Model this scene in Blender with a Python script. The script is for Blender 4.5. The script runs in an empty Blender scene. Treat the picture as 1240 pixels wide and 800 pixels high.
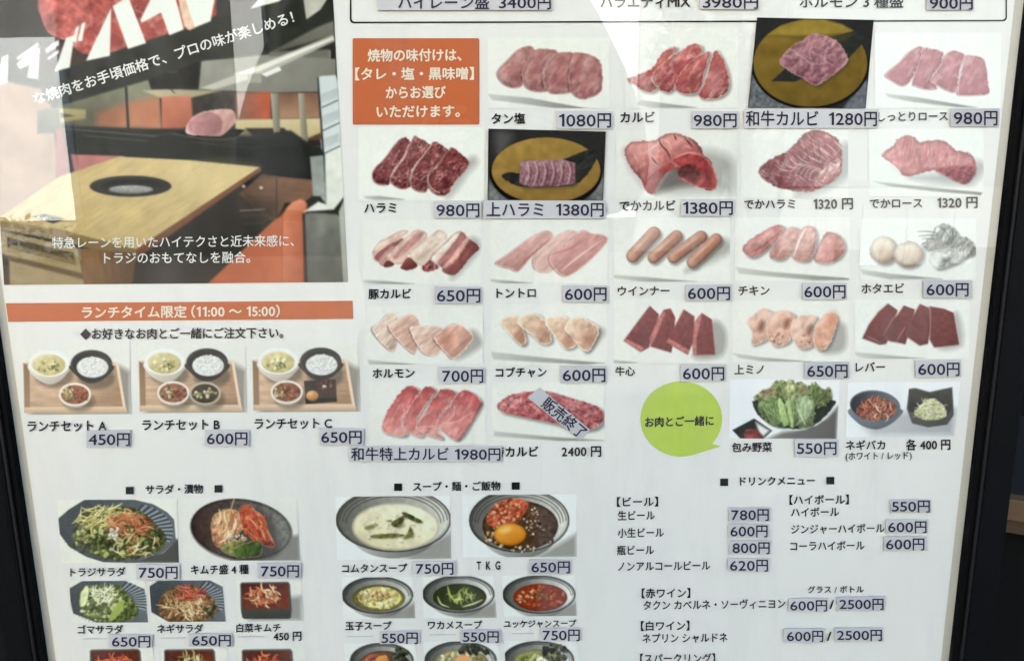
import bpy, bmesh, math, random
import numpy as np

# ------------------------------------------------------------------ camera, world, sun, exposure
SC = bpy.context.scene
COL = SC.collection
F, CX, CY = 1074.0, 620.0, 400.0          # the lens and centre of the surveyed photograph (1240 x 800)
_dn = np.array([49, 4596, 1074.0]); _dn /= np.linalg.norm(_dn)
_ux = np.array([54000, -508, 1074.0]); _ux -= _dn * (_ux @ _dn); _ux /= np.linalg.norm(_ux)
_nr = np.cross(_ux, _dn)


def w3(v):
    return np.array([v @ _ux, v @ _nr, -(v @ _dn)])


FWD = w3(np.array([0, 0, 1.0]))
CAM = np.array([0, 0, 1.10]) - FWD * 0.652


def at(px, py, y=0.0):
    """point of the board (plane at depth y) seen at a pixel of the photograph"""
    d = w3(np.array([px - CX, py - CY, F]))
    return CAM + d * ((y - CAM[1]) / d[1])


def at_many(px, py, y=0.0):
    d = np.stack([px - CX, py - CY, np.full_like(px, F)], -1)
    d = np.stack([d @ _ux, d @ _nr, -(d @ _dn)], -1)
    return CAM + d * ((y - CAM[1]) / d[..., 1])[..., None]


from mathutils import Matrix, Vector
cam = bpy.data.cameras.new('camera')
cam.sensor_width = 36.0
cam.lens = F / 1240 * 36
cam.clip_start = 0.01
cam.clip_end = 500
co = bpy.data.objects.new('camera', cam)
COL.objects.link(co)
_r = w3(np.array([1.0, 0, 0])); _d = w3(np.array([0, 1.0, 0]))
M = Matrix(((_r[0], -_d[0], -FWD[0], CAM[0]), (_r[1], -_d[1], -FWD[1], CAM[1]), (_r[2], -_d[2], -FWD[2], CAM[2]), (0, 0, 0, 1)))
co.matrix_world = M
SC.camera = co

SUN_EL, SUN_AZ = math.radians(44), math.radians(-16)   # the sun stands behind the shop; the street opposite is lit
world = bpy.data.worlds.new('World')
SC.world = world
world.use_nodes = True
nt = world.node_tree
sky = nt.nodes.new('ShaderNodeTexSky')
sky.sky_type = 'NISHITA'
sky.sun_disc = False
sky.sun_elevation = SUN_EL
sky.sun_rotation = SUN_AZ
sky.dust_density = 2.0
bg = nt.nodes['Background']
bg.inputs[1].default_value = 0.15
nt.links.new(sky.outputs[0], bg.inputs[0])
sl = bpy.data.lights.new('sun', 'SUN')
sl.energy = 4.3
sl.angle = math.radians(0.5)
sl.color = (1.0, 0.94, 0.85)
so = bpy.data.objects.new('sun', sl)
COL.objects.link(so)
_sd = Vector((math.sin(SUN_AZ) * math.cos(SUN_EL), math.cos(SUN_AZ) * math.cos(SUN_EL), math.sin(SUN_EL)))
so.rotation_euler = _sd.to_track_quat('Z', 'Y').to_euler()
so.location = (0, 3, 8)
SC.view_settings.view_transform = 'Standard'
SC.view_settings.look = 'None'
SC.view_settings.exposure = 2.70
SC.view_settings.gamma = 1.0
SC.cycles.max_bounces = 10
SC.cycles.transparent_max_bounces = 16
SC.cycles.caustics_reflective = False

# ------------------------------------------------------------------ helpers
rnd = random.Random(7)


def lin(c):
    c = np.asarray(c, dtype=np.float64) / 255.0
    return np.where(c <= 0.04045, c / 12.92, ((c + 0.055) / 1.055) ** 2.4)


def ink(c):
    """pigment of a printed colour: white paper (216) is an albedo of 0.8"""
    return np.clip((lin(c) * 1.16 - 0.006) * np.array([1.0, 0.965, 0.925]), 0.004, 0.86)


def mat(name, color, rough=0.6, spec=0.4, bump=0.0, bscale=200.0, vary=0.06, vscale=30.0, metal=0.0, coat=0.0):
    m = bpy.data.materials.new(name)
    m.use_nodes = True
    n = m.node_tree.nodes; l = m.node_tree.links
    b = n['Principled BSDF']
    b.inputs['Roughness'].default_value = rough
    b.inputs['Specular IOR Level'].default_value = spec
    b.inputs['Metallic'].default_value = metal
    b.inputs['Coat Weight'].default_value = coat
    tc = n.new('ShaderNodeTexCoord')
    nz = n.new('ShaderNodeTexNoise')
    nz.inputs['Scale'].default_value = vscale
    nz.inputs['Detail'].default_value = 5
    l.new(tc.outputs['Object'], nz.inputs['Vector'])
    mx = n.new('ShaderNodeMix'); mx.data_type = 'RGBA'
    c = np.array(color[:3])
    mx.inputs['A'].default_value = (*np.clip(c * (1 - vary), 0, 1), 1)
    mx.inputs['B'].default_value = (*np.clip(c * (1 + vary), 0, 1), 1)
    l.new(nz.outputs['Fac'], mx.inputs['Factor'])
    l.new(mx.outputs['Result'], b.inputs['Base Color'])
    if bump:
        bz = n.new('ShaderNodeTexNoise')
        bz.inputs['Scale'].default_value = bscale
        l.new(tc.outputs['Object'], bz.inputs['Vector'])
        bp = n.new('ShaderNodeBump')
        bp.inputs['Strength'].default_value = bump
        bp.inputs['Distance'].default_value = 0.002
        l.new(bz.outputs['Fac'], bp.inputs['Height'])
        l.new(bp.outputs['Normal'], b.inputs['Normal'])
    return m


def tag(o, label=None, cat=None, group=None, kind=None):
    if label: o['label'] = label
    if cat: o['category'] = cat
    if group: o['group'] = group
    if kind: o['kind'] = kind
    return o


def link(name, me, m=None, parent=None):
    if m is not None and not me.materials:
        me.materials.append(m)
    o = bpy.data.objects.new(name, me)
    COL.objects.link(o)
    if parent is not None:
        o.parent = parent
        o.matrix_parent_inverse = parent.matrix_world.inverted() if False else Matrix.Translation(-parent.location)
    return o


def empty(name, loc, label, cat, group=None):
    o = bpy.data.objects.new(name, None)
    o.empty_display_size = 0.05
    o.location = loc
    COL.objects.link(o)
    return tag(o, label, cat, group)


def bx(bm, x0, x1, y0, y1, z0, z1, bevel=0.0):
    g = bmesh.ops.create_cube(bm, size=1.0)
    vs = g['verts']
    bmesh.ops.scale(bm, vec=(x1 - x0, y1 - y0, z1 - z0), verts=vs)
    bmesh.ops.translate(bm, vec=((x0 + x1) / 2, (y0 + y1) / 2, (z0 + z1) / 2), verts=vs)
    if bevel:
        es = list({e for v in vs for e in v.link_edges})
        bmesh.ops.bevel(bm, geom=es, offset=bevel, segments=2, affect='EDGES', profile=0.6)


def part(name, bm, m, parent=None):
    me = bpy.data.meshes.new(name)
    bm.to_mesh(me)
    bm.free()
    return link(name, me, m, parent)


def box_part(name, dims, m, parent=None, bevel=0.0):
    bm = bmesh.new()
    bx(bm, *dims, bevel=bevel)
    return part(name, bm, m, parent)


# layers of print and paper, metres in front of the poster sheet (towards the viewer = -y)
Y_PRINT, Y_TEXT = -0.0004, -0.0008
Y_TAPE = -0.0018          # label tapes and pasted photos sit on the outside of the glass

# ------------------------------------------------------------------ print materials
def print_material():
    m = bpy.data.materials.new('printed photo')
    m.use_nodes = True
    n = m.node_tree.nodes; l = m.node_tree.links
    b = n['Principled BSDF']
    a = n.new('ShaderNodeAttribute'); a.attribute_name = 'ink'
    tc = n.new('ShaderNodeTexCoord')
    nz = n.new('ShaderNodeTexNoise')
    nz.inputs['Scale'].default_value = 900
    nz.inputs['Detail'].default_value = 4
    l.new(tc.outputs['Object'], nz.inputs['Vector'])
    mr = n.new('ShaderNodeMapRange')
    mr.inputs['To Min'].default_value = 0.95
    mr.inputs['To Max'].default_value = 1.05
    l.new(nz.outputs['Fac'], mr.inputs['Value'])
    mx = n.new('ShaderNodeMix'); mx.data_type = 'RGBA'; mx.blend_type = 'MULTIPLY'
    mx.inputs['Factor'].default_value = 1.0
    l.new(a.outputs['Color'], mx.inputs['A'])
    l.new(mr.outputs['Result'], mx.inputs['B'])
    l.new(mx.outputs['Result'], b.inputs['Base Color'])
    b.inputs['Roughness'].default_value = 0.45
    b.inputs['Specular IOR Level'].default_value = 0.03
    return m


M_PHOTO = print_material()
M_PAPER = mat('poster paper', (0.80, 0.768, 0.722), rough=0.5, spec=0.03, vary=0.05, vscale=4)
M_BLACK = mat('black print', (0.016, 0.016, 0.018), rough=0.5, spec=0.03, vary=0.3, vscale=400)
M_WHITEINK = mat('white lettering', (0.78, 0.76, 0.70), rough=0.5, spec=0.03, vary=0.05, vscale=200)
M_CREAMINK = mat('cream lettering', (0.84, 0.72, 0.56), rough=0.5, spec=0.03, vary=0.05, vscale=200)
M_NAVYINK = mat('dark blue tape ink', (0.022, 0.024, 0.045), rough=0.5, spec=0.03, vary=0.4, vscale=500)
M_ORANGE = mat('orange print', (0.545, 0.135, 0.05), rough=0.5, spec=0.03, vary=0.05, vscale=120)
M_GREEN = mat('lime green print', (0.475, 0.60, 0.085), rough=0.5, spec=0.03, vary=0.04, vscale=120)
M_RULE = mat('pale grey rule', (0.55, 0.55, 0.54), rough=0.5, spec=0.03)
M_TAPES = [mat('grey label tape', c, rough=0.5, spec=0.06, vary=0.07, vscale=160) for c in
           [(0.43, 0.43, 0.415), (0.46, 0.46, 0.44), (0.405, 0.405, 0.398), (0.44, 0.44, 0.425)]]


# ------------------------------------------------------------------ lettering
_glyphs = {}


ONE = ([(0.15, 0.0), (0.255, 0.0), (0.255, 0.735), (0.165, 0.735), (0.10, 0.665), (0.0, 0.625), (0.0, 0.545), (0.15, 0.585)], [(0, 1, 2, 3, 7), (3, 4, 5, 6, 7)])


def one_glyph(ch):
    if ch == '1':
        return np.array(ONE[0]), ONE[1]
    if ch not in _glyphs:
        cu = bpy.data.curves.new('t', 'FONT')
        cu.body = ch
        cu.size = 1.0
        cu.resolution_u = 4
        o = bpy.data.objects.new('t', cu)
        COL.objects.link(o)
        dg = bpy.context.evaluated_depsgraph_get()
        me = bpy.data.meshes.new_from_object(o.evaluated_get(dg))
        n = len(me.vertices)
        v = np.zeros(n * 3)
        me.vertices.foreach_get('co', v)
        v = v.reshape(-1, 3)[:, :2]
        f = [tuple(p.vertices) for p in me.polygons]
        bpy.data.objects.remove(o)
        bpy.data.curves.remove(cu)
        bpy.data.meshes.remove(me)
        _glyphs[ch] = (v, f)
    return _glyphs[ch]


def glyph_mesh(s, bold, wide=1.0):
    """lettering laid out glyph by glyph; heavier strokes are a few copies a hair apart, each on its own level"""
    V = []; Fc = []; Z = []; pen = 0.0; n = 0
    offs = [(0, 0)] if bold <= 0.004 else [(-bold, 0), (bold, 0), (0, bold), (0, -bold)]
    for ch in s:
        if ch == ' ':
            pen += 0.28; continue
        v, f = one_glyph(ch)
        if len(v) == 0:
            pen += 1.0; continue
        lo, hi = v[:, 0].min(), v[:, 0].max()
        if ord(ch) < 0x2000:                              # digits and latin letters
            k = wide if ch.isdigit() else 1.0
            wdt = (hi - lo) * k
            left = 0.05 if not (ch == '1') else 0.10
            x = (v[:, 0] - lo) * k + pen + left
            pen += wdt + left + (0.05 if ch != '1' else 0.09)
        else:
            x = v[:, 0] + pen
            if ch in '【（': x = x - 0.35; pen -= 0.35
            pen += 1.0
            if ch in '】）': pen -= 0.35
        for q, (ox, oy) in enumerate(offs):
            V.append(np.stack([x + ox, v[:, 1] + oy], 1)); Z.append(np.full(len(v), q * 2e-5))
            Fc += [tuple(i + n for i in t) for t in f]
            n += len(v)
    return np.concatenate(V), Fc, np.concatenate(Z)


def lettering_mesh(name, P, Z, f):
    P = P.copy(); P[:, 1] -= Z
    me = bpy.data.meshes.new(name)
    me.from_pydata([tuple(p) for p in P], [], f)
    return me


def text(s, x0, x1, y0, y1=None, em=None, m=None, parent=None, name='dish_name', label=None, y=Y_TEXT, bold=0.012, mid=0.37, wide=1.0):
    """lettering from pixel x0 to x1; its mid-height line runs from y0 to y1"""
    if y1 is None: y1 = y0
    v, f, Z = glyph_mesh(s, bold, wide)
    lo, hi = v[:, 0].min(), v[:, 0].max()
    sx = (x1 - x0) / (hi - lo)
    sy = em if em else sx
    px = x0 + (v[:, 0] - lo) * sx
    t = (v[:, 0] - lo) / (hi - lo)
    py = y0 + (y1 - y0) * t - (v[:, 1] - mid) * sy
    P = at_many(px, py, y)
    o = link(name, lettering_mesh(name, P, Z, f), m or M_BLACK, parent)
    if label: o['label'] = label
    return o


def text_rot(s, ax, ay, bx_, by_, em, m, parent, name, y=Y_TEXT, bold=0.012, mid=0.37, skew=0.0, label=None):
    """lettering along a slanted line from pixel a to pixel b"""
    v, f, Z = glyph_mesh(s, bold)
    lo, hi = v[:, 0].min(), v[:, 0].max()
    L = math.hypot(bx_ - ax, by_ - ay)
    ux, uy = (bx_ - ax) / L, (by_ - ay) / L
    a = (v[:, 0] - lo) / (hi - lo) * L
    h = (v[:, 1] - mid) * em
    a = a + skew * h
    P = at_many(ax + ux * a + uy * h, ay + uy * a - ux * h, y)
    o = link(name, lettering_mesh(name, P, Z, f), m, parent)
    if label: o['label'] = label
    return o


def flat(name, pts, m, parent, y=Y_PRINT, label=None):
    """a printed flat shape with its outline given in pixels"""
    P = [tuple(at(px, py, y)) for px, py in pts]
    me = bpy.data.meshes.new(name)
    me.from_pydata(P, [], [tuple(range(len(P)))[::-1]])
    o = link(name, me, m, parent)
    if label: o['label'] = label
    return o


def slip(name, pts, m, y, thick=0.00025, parent=None):
    """a thin stuck-on slip: real thickness, outline given in pixels"""
    P = [at(px, py, y) for px, py in pts]
    c = sum(P) / len(P)
    n = len(P)
    back = [p + np.array([0, thick, 0]) - c for p in P]
    front = [p - c for p in P]
    me = bpy.data.meshes.new(name)
    fs = [tuple(range(n)), tuple(range(2 * n - 1, n - 1, -1))]
    for i in range(n):
        j = (i + 1) % n
        fs.append((i, n + i, n + j, j))
    me.from_pydata([tuple(p) for p in front + back], [], fs)
    me.materials.append(m)
    bm = bmesh.new(); bm.from_mesh(me)
    bmesh.ops.recalc_face_normals(bm, faces=bm.faces)
    bm.to_mesh(me); bm.free()
    o = bpy.data.objects.new(name, me)
    o.location = c
    COL.objects.link(o)
    if parent is not None:
        o.parent = parent
        o.location = c - np.array(parent.location)
    return o
# ------------------------------------------------------------------ printed photographs: a small painter
# Each printed photo is a fine sheet of the board: every cell carries its own pigment and belongs to one
# printed item (bowl, slice ...), which becomes a mesh of its own.
def hash2(ix, iy, seed):
    h = (ix * 374761393 + iy * 668265263 + seed * 974711) & 0xFFFFFFFF
    h = ((h ^ (h >> 13)) * 1274126177) & 0xFFFFFFFF
    return ((h ^ (h >> 16)) & 0xFFFF) / 65535.0


def vnoise(x, y, seed=0):
    ix = np.floor(x).astype(np.int64); iy = np.floor(y).astype(np.int64)
    fx = x - ix; fy = y - iy
    fx = fx * fx * (3 - 2 * fx); fy = fy * fy * (3 - 2 * fy)
    a = hash2(ix, iy, seed); b = hash2(ix + 1, iy, seed)
    c = hash2(ix, iy + 1, seed); d = hash2(ix + 1, iy + 1, seed)
    return (a + (b - a) * fx) * (1 - fy) + (c + (d - c) * fx) * fy


def fbm(x, y, seed=0, octs=3):
    s = 0; a = 0.5; t = 0
    for i in range(octs):
        s = s + a * vnoise(x, y, seed + i * 17); t += a
        x = x * 2.03; y = y * 2.03; a *= 0.5
    return s / t


def smooth_pts(pts, n=5):
    p = np.array(pts, dtype=float); N = len(p); out = []
    for i in range(N):
        p0, p1, p2, p3 = p[i - 1], p[i], p[(i + 1) % N], p[(i + 2) % N]
        for k in range(n):
            t = k / n
            out.append(0.5 * ((2 * p1) + (-p0 + p2) * t + (2 * p0 - 5 * p1 + 4 * p2 - p3) * t * t + (-p0 + 3 * p1 - 3 * p2 + p3) * t ** 3))
    return np.array(out)


def sstep(a, b, x):
    t = np.clip((x - a) / (b - a), 0, 1)
    return t * t * (3 - 2 * t)


def ellipse(cx, cy, rx, ry, rot=0, n=36):
    a = np.linspace(0, 2 * math.pi, n, endpoint=False); r = math.radians(rot)
    x = np.cos(a) * rx; y = np.sin(a) * ry
    return np.stack([cx + x * math.cos(r) - y * math.sin(r), cy + x * math.sin(r) + y * math.cos(r)], 1)


class Pic:
    def __init__(self, quad, T=(0, 0, 1), bg=(222, 223, 217), bg2=None, ang=0, step=0.9, seed=1):
        """quad: TL TR BR BL corners in photo pixels; T: origin and scale of the drawing units"""
        self.quad = np.array(quad, dtype=float); self.T = T; self.s = T[2]
        TL, TR, BR, BL = self.quad
        nx = max(2, int(round(max(np.linalg.norm(TR - TL), np.linalg.norm(BR - BL)) / step)))
        ny = max(2, int(round(max(np.linalg.norm(BL - TL), np.linalg.norm(BR - TR)) / step)))
        u, v = np.meshgrid(np.linspace(0, 1, nx + 1), np.linspace(0, 1, ny + 1))
        u = u[..., None]; v = v[..., None]
        P = (TL * (1 - u) + TR * u) * (1 - v) + (BL * (1 - u) + BR * u) * v
        self.PX, self.PY = P[..., 0], P[..., 1]
        self.X = (self.PX - T[0]) * T[2]; self.Y = (self.PY - T[1]) * T[2]
        self.rgb = np.zeros((ny + 1, nx + 1, 3)); self.id = np.zeros((ny + 1, nx + 1), dtype=int)
        self.names = ['']; self.seed = seed; self.sat = 0.84; self.con = 0.10; self.gain = 1.0; self.blur = 1
        self.rgb[:] = bg
        if bg2 is not None:
            a = math.radians(ang); g = self.X * math.cos(a) + self.Y * math.sin(a)
            g = (g - g.min()) / (g.max() - g.min())
            self.rgb[:] = np.array(bg) + (np.array(bg2) - np.array(bg)) * g[..., None]
        self.rgb += ((fbm(self.PX * .25, self.PY * .25, 5) - .5) * 7)[..., None]
        self.r = random.Random(seed)

    def setT(self, T):
        self.T = T; self.s = T[2]
        self.X = (self.PX - T[0]) * T[2]; self.Y = (self.PY - T[1]) * T[2]

    def win(self, x0, y0, x1, y1, pad):
        cx = self.X.mean(0); cy = self.Y.mean(1); m = pad * self.s + abs(self.X[0, 0] - self.X[-1, 0])
        i = np.nonzero((cx > x0 - m) & (cx < x1 + m))[0]; m2 = pad * self.s + abs(self.Y[0, 0] - self.Y[0, -1])
        j = np.nonzero((cy > y0 - m2) & (cy < y1 + m2))[0]
        if len(i) == 0 or len(j) == 0: return None
        return (slice(j[0], j[-1] + 1), slice(i[0], i[-1] + 1))

    def sd(self, p, w, warp=0.0, seed=0):
        """signed distance to a closed outline, photo pixels, inside positive"""
        x = self.X[w]; y = self.Y[w]
        if warp:
            u = self.PX[w]; v = self.PY[w]
            x = x + (fbm(u * .33, v * .33, seed + 71, 2) - .5) * 2 * warp * self.s
            y = y + (fbm(u * .33, v * .33, seed + 83, 2) - .5) * 2 * warp * self.s
        d = np.full(x.shape, 1e9); ins = np.zeros(x.shape, bool)
        q = np.roll(p, -1, 0)
        for (ax, ay), (bx_, by_) in zip(p, q):
            ex, ey = bx_ - ax, by_ - ay
            L = ex * ex + ey * ey + 1e-9
            t = np.clip(((x - ax) * ex + (y - ay) * ey) / L, 0, 1)
            dx = x - ax - t * ex; dy = y - ay - t * ey
            d = np.minimum(d, dx * dx + dy * dy)
            if ay != by_:
                ins ^= ((ay > y) != (by_ > y)) & (x < (bx_ - ax) * (y - ay) / (by_ - ay) + ax)
        return np.where(ins, 1, -1) * np.sqrt(d) / self.s

    def getid(self, name, new):
        if not new:
            for k in range(len(self.names) - 1, 0, -1):
                if self.names[k] == name: return k
        self.names.append(name)
        return len(self.names) - 1

    def put(self, w, a, col, name=None, new=False):
        a3 = a[..., None]
        self.rgb[w] = self.rgb[w] * (1 - a3) + col * a3
        if name:
            k = self.getid(name, new)
            ids = self.id[w]; ids[a > 0.5] = k; self.id[w] = ids

    def shadow(self, pts, dx=3, dy=2, blur=3, k=0.45, smooth=True, col=(60, 58, 54)):
        p = smooth_pts(pts) if smooth else np.array(pts, dtype=float)
        p = p + np.array([dx, dy]) * self.s
        if dx < 0: col = (84, 44, 42)
        w = self.win(p[:, 0].min(), p[:, 1].min(), p[:, 0].max(), p[:, 1].max(), blur + 1)
        if w is None: return
        d = self.sd(p, w)
        self.put(w, sstep(-blur, blur, d) * k, np.array(col, dtype=float))

    def poly(self, pts, col, name=None, smooth=True, col2=None, ang=0, nz=None, marb=None, rim=None, dark=None, sh=None, soft=0.6, alpha=1.0, grain=None, reuse=False, sub=5, warp=None, wet=None):
        p = smooth_pts(pts, sub) if smooth else np.array(pts, dtype=float)
        if sh: self.shadow(p, *sh, smooth=False)
        w = self.win(p[:, 0].min(), p[:, 1].min(), p[:, 0].max(), p[:, 1].max(), soft + 1)
        if w is None: return
        sd = self.seed + len(self.names) * 31
        organic = smooth and (marb is not None or rim is not None or nz is not None)
        if warp is None: warp = 1.3 if (organic and marb is not None) else (0.8 if organic else 0.0)
        d = self.sd(p, w, warp, sd)
        x = self.PX[w]; y = self.PY[w]
        c = np.zeros(x.shape + (3,)) + np.array(col, dtype=float)
        if col2 is not None:
            a = math.radians(ang)
            pp = p / self.s; g = (self.X[w] / self.s) * math.cos(a) + (self.Y[w] / self.s) * math.sin(a)
            gp = pp[:, 0] * math.cos(a) + pp[:, 1] * math.sin(a)
            g = np.clip((g - gp.min()) / (gp.max() - gp.min()), 0, 1)
            c = c + (np.array(col2, dtype=float) - c) * g[..., None]
        if nz:
            c = c * (1 + nz[0] * 2 * (fbm(x * nz[1], y * nz[1], sd, 2) - 0.5))[..., None]
            if organic:                            # wrinkles of the flesh as the camera of the print saw them
                q = max(nz[1] * .75, .10)
                e = fbm(x * q, y * q, sd + 41, 2) - fbm(x * q + 1.6 * q, y * q + 1.8 * q, sd + 41, 2)
                c = c * np.clip(1 + 3.6 * nz[0] * e, .55, 1.45)[..., None]
        if grain:                                  # streaks along a direction: (amp, freq, angle, stretch)
            a = math.radians(grain[2])
            gx = x * math.cos(a) + y * math.sin(a); gy = -x * math.sin(a) + y * math.cos(a)
            c = c * (1 + grain[0] * 2 * (fbm(gx * grain[1] / grain[3], gy * grain[1], sd + 3) - 0.5))[..., None]
        if marb:
            mc, amt, fr, an, st = marb
            a = math.radians(an)
            wx = x + 3 * (fbm(x * .2, y * .2, sd + 9) - .5); wy = y + 3 * (fbm(x * .2, y * .2, sd + 11) - .5)
            gx = wx * math.cos(a) + wy * math.sin(a); gy = -wx * math.sin(a) + wy * math.cos(a)
            n = fbm(gx * fr / st, gy * fr, sd + 5, 3)
            n2 = fbm(gx * fr * 2.3 / st, gy * fr * 2.3, sd + 6, 2)
            pat = sstep(.3, .7, fbm(x * .09, y * .09, sd + 8, 2))
            mk = (sstep(0.82, 0.99, 1 - np.abs(2 * n - 1)) * .62 + sstep(0.80, 1.0, 1 - np.abs(2 * n2 - 1)) * .16) * amt * (.35 + .75 * pat)
            c = c + (np.array(mc, dtype=float) - c) * np.clip(mk, 0, 1)[..., None]
            if wet is None: wet = .2
        if wet:
            hl = sstep(.52, .80, fbm(x * .19 + y * .1, y * .13, sd + 51, 2)) * wet
            c = c + (np.array((248, 228, 222), dtype=float) - c) * hl[..., None]
        if dark:
            c = c * (1 - dark[1] * (1 - sstep(0, dark[0], d)))[..., None]
        if rim:
            rw = rim[1] * (0.6 + 0.8 * vnoise(x * .3, y * .3, sd + 21))
            mk = (1 - sstep(rw * 0.5, rw, d)) * rim[2]
            c = c + (np.array(rim[0], dtype=float) - c) * mk[..., None]
        self.put(w, np.clip(d / soft * 0.5 + 0.5, 0, 1) * alpha, c, name, not reuse)

    def line(self, pts, width, col, alpha=1.0, name=None, taper=False, smooth=True, soft=0.5):
        p = np.array(pts, dtype=float)
        if smooth and len(p) > 2:
            out = []
            for i in range(len(p) - 1):
                p0 = p[max(i - 1, 0)]; p1 = p[i]; p2 = p[i + 1]; p3 = p[min(i + 2, len(p) - 1)]
                for k in range(4):
                    t = k / 4
                    out.append(0.5 * ((2 * p1) + (-p0 + p2) * t + (2 * p0 - 5 * p1 + 4 * p2 - p3) * t * t + (-p0 + 3 * p1 - 3 * p2 + p3) * t ** 3))
            p = np.array(out + [p[-1]])
        w = self.win(p[:, 0].min(), p[:, 1].min(), p[:, 0].max(), p[:, 1].max(), width + 1)
        if w is None: return
        x = self.X[w]; y = self.Y[w]; best = np.full(x.shape, -1e9); N = len(p) - 1
        for i in range(N):
            (ax, ay), (bx_, by_) = p[i], p[i + 1]
            ex, ey = bx_ - ax, by_ - ay; L = ex * ex + ey * ey + 1e-9
            t = np.clip(((x - ax) * ex + (y - ay) * ey) / L, 0, 1)
            d = np.hypot(x - ax - t * ex, y - ay - t * ey) / self.s
            ww = width / 2
            if taper: ww = ww * (0.35 + 0.65 * np.sin(math.pi * np.clip((i + t) / N, 0.03, 0.97)))
            best = np.maximum(best, ww - d)
        a = np.clip(best / soft * 0.5 + 0.5, 0, 1) * alpha
        c = np.array(col, dtype=float) + np.zeros(x.shape + (3,))
        # a lit and a shaded flank, so a strand reads as round
        self.put(w, a, c, name)

    def strands(self, cx, cy, rx, ry, n, L, width, cols, ang=(0, 180), bend=0.6, name=None, shade=0.5, jit=18):
        R = self.r
        for _ in range(n):
            q = math.sqrt(R.random()); a = R.random() * 2 * math.pi
            x = cx + rx * q * math.cos(a); y = cy + ry * q * math.sin(a)
            th = math.radians(R.uniform(*ang)); l = R.uniform(*L) * self.s; b = R.uniform(-bend, bend)
            pts = []
            for k in range(5):
                t = (k / 4 - 0.5)
                pts.append((x + math.cos(th + b * t * 2) * l * t, y + math.sin(th + b * t * 2) * l * t))
            c = np.array(R.choice(cols), dtype=float) + R.uniform(-jit, jit)
            ww = R.uniform(*width) if isinstance(width, tuple) else width
            if shade:
                self.line([(u + .6 * self.s, v_ + .9 * self.s) for u, v_ in pts], ww, c * 0.42, shade, name, True)
            self.line(pts, ww, c, 0.95, name, True)
            self.line([(u - .2 * self.s, v_ - .3 * self.s) for u, v_ in pts], ww * .4, np.minimum(c * 1.15 + 14, 250), 0.5, None, True)

    def blobs(self, cx, cy, rx, ry, n, size, cols, name=None, shade=0.5, jit=15, irr=0.35, hl=0.0):
        R = self.r
        for _ in range(n):
            q = math.sqrt(R.random()); a = R.random() * 2 * math.pi
            x = cx + rx * q * math.cos(a); y = cy + ry * q * math.sin(a)
            r = R.uniform(*size) * self.s; ph = R.random() * 6
            asp = R.uniform(0.6, 1.0); rot = R.random() * 3.14
            pts = []
            for k in range(7):
                t = ph + k / 7 * 2 * math.pi; rr = r * (1 + R.uniform(-irr, irr))
                u = math.cos(t) * rr; v_ = math.sin(t) * rr * asp
                pts.append((x + u * math.cos(rot) - v_ * math.sin(rot), y + u * math.sin(rot) + v_ * math.cos(rot)))
            c = np.clip(np.array(R.choice(cols), dtype=float) + R.uniform(-jit, jit), 0, 250)
            if shade: self.shadow(pts, 0.7, 0.9, 1.0, shade, col=tuple(c * 0.3))
            self.poly(pts, np.minimum(c * 1.08, 250), name, col2=c * 0.8, ang=50, sub=2, reuse=True)
            if hl: self.poly(ellipse(x - r * .25, y - r * .3, r * .3, r * .2, 20, 8), (250, 248, 240), None, alpha=hl, smooth=False)

    def build(self, parent, name, label=None):
        P = at_many(self.PX, self.PY, Y_PRINT)
        g = self.rgb                                     # the print's own softness
        for _ in range(self.blur):
            g = np.pad(g, ((1, 1), (1, 1), (0, 0)), mode='edge')
            g = (g[:-2, 1:-1] + g[2:, 1:-1] + g[1:-1, :-2] + g[1:-1, 2:] + 5 * g[1:-1, 1:-1]) / 9
        g = g + self.con * (g - 160)
        y_ = g.mean(-1, keepdims=True)
        g = y_ + (g - y_) * self.sat
        A = np.clip(ink(np.clip(g, 0, 255)) * self.gain, .003, .9)
        ny, nx = self.id.shape
        cell = np.maximum.reduce([self.id[:-1, :-1]])
        for k in range(1, len(self.names)):
            if (cell == k).sum() < 10: cell[cell == k] = 0
        idx = np.arange(ny * nx).reshape(ny, nx)
        root = None
        for k in [0] + list(range(1, len(self.names))):
            jj, ii = np.nonzero(cell == k)
            if len(jj) == 0:
                if k: continue
                jj = np.array([0]); ii = np.array([0])
            q = np.stack([idx[jj, ii], idx[jj + 1, ii], idx[jj + 1, ii + 1], idx[jj, ii + 1]], 1)
            u, inv = np.unique(q, return_inverse=True)
            inv = inv.reshape(-1)
            me = bpy.data.meshes.new(name if k == 0 else self.names[k])
            me.vertices.add(len(u)); me.loops.add(len(inv)); me.polygons.add(len(q))
            me.vertices.foreach_set('co', P.reshape(-1, 3)[u].astype(np.float32).ravel())
            me.loops.foreach_set('vertex_index', inv.astype(np.int32))
            me.polygons.foreach_set('loop_start', np.arange(0, len(inv), 4, dtype=np.int32))
            me.update(calc_edges=True)
            at_ = me.color_attributes.new('ink', 'FLOAT_COLOR', 'POINT')
            c4 = np.ones((len(u), 4), dtype=np.float32); c4[:, :3] = A.reshape(-1, 3)[u]
            at_.data.foreach_set('color', c4.ravel())
            o = link(me.name, me, M_PHOTO, parent if k == 0 else root)
            if k == 0:
                root = o
                if label: o['label'] = label
            else:
                o.matrix_parent_inverse = Matrix.Identity(4)
        return root
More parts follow.
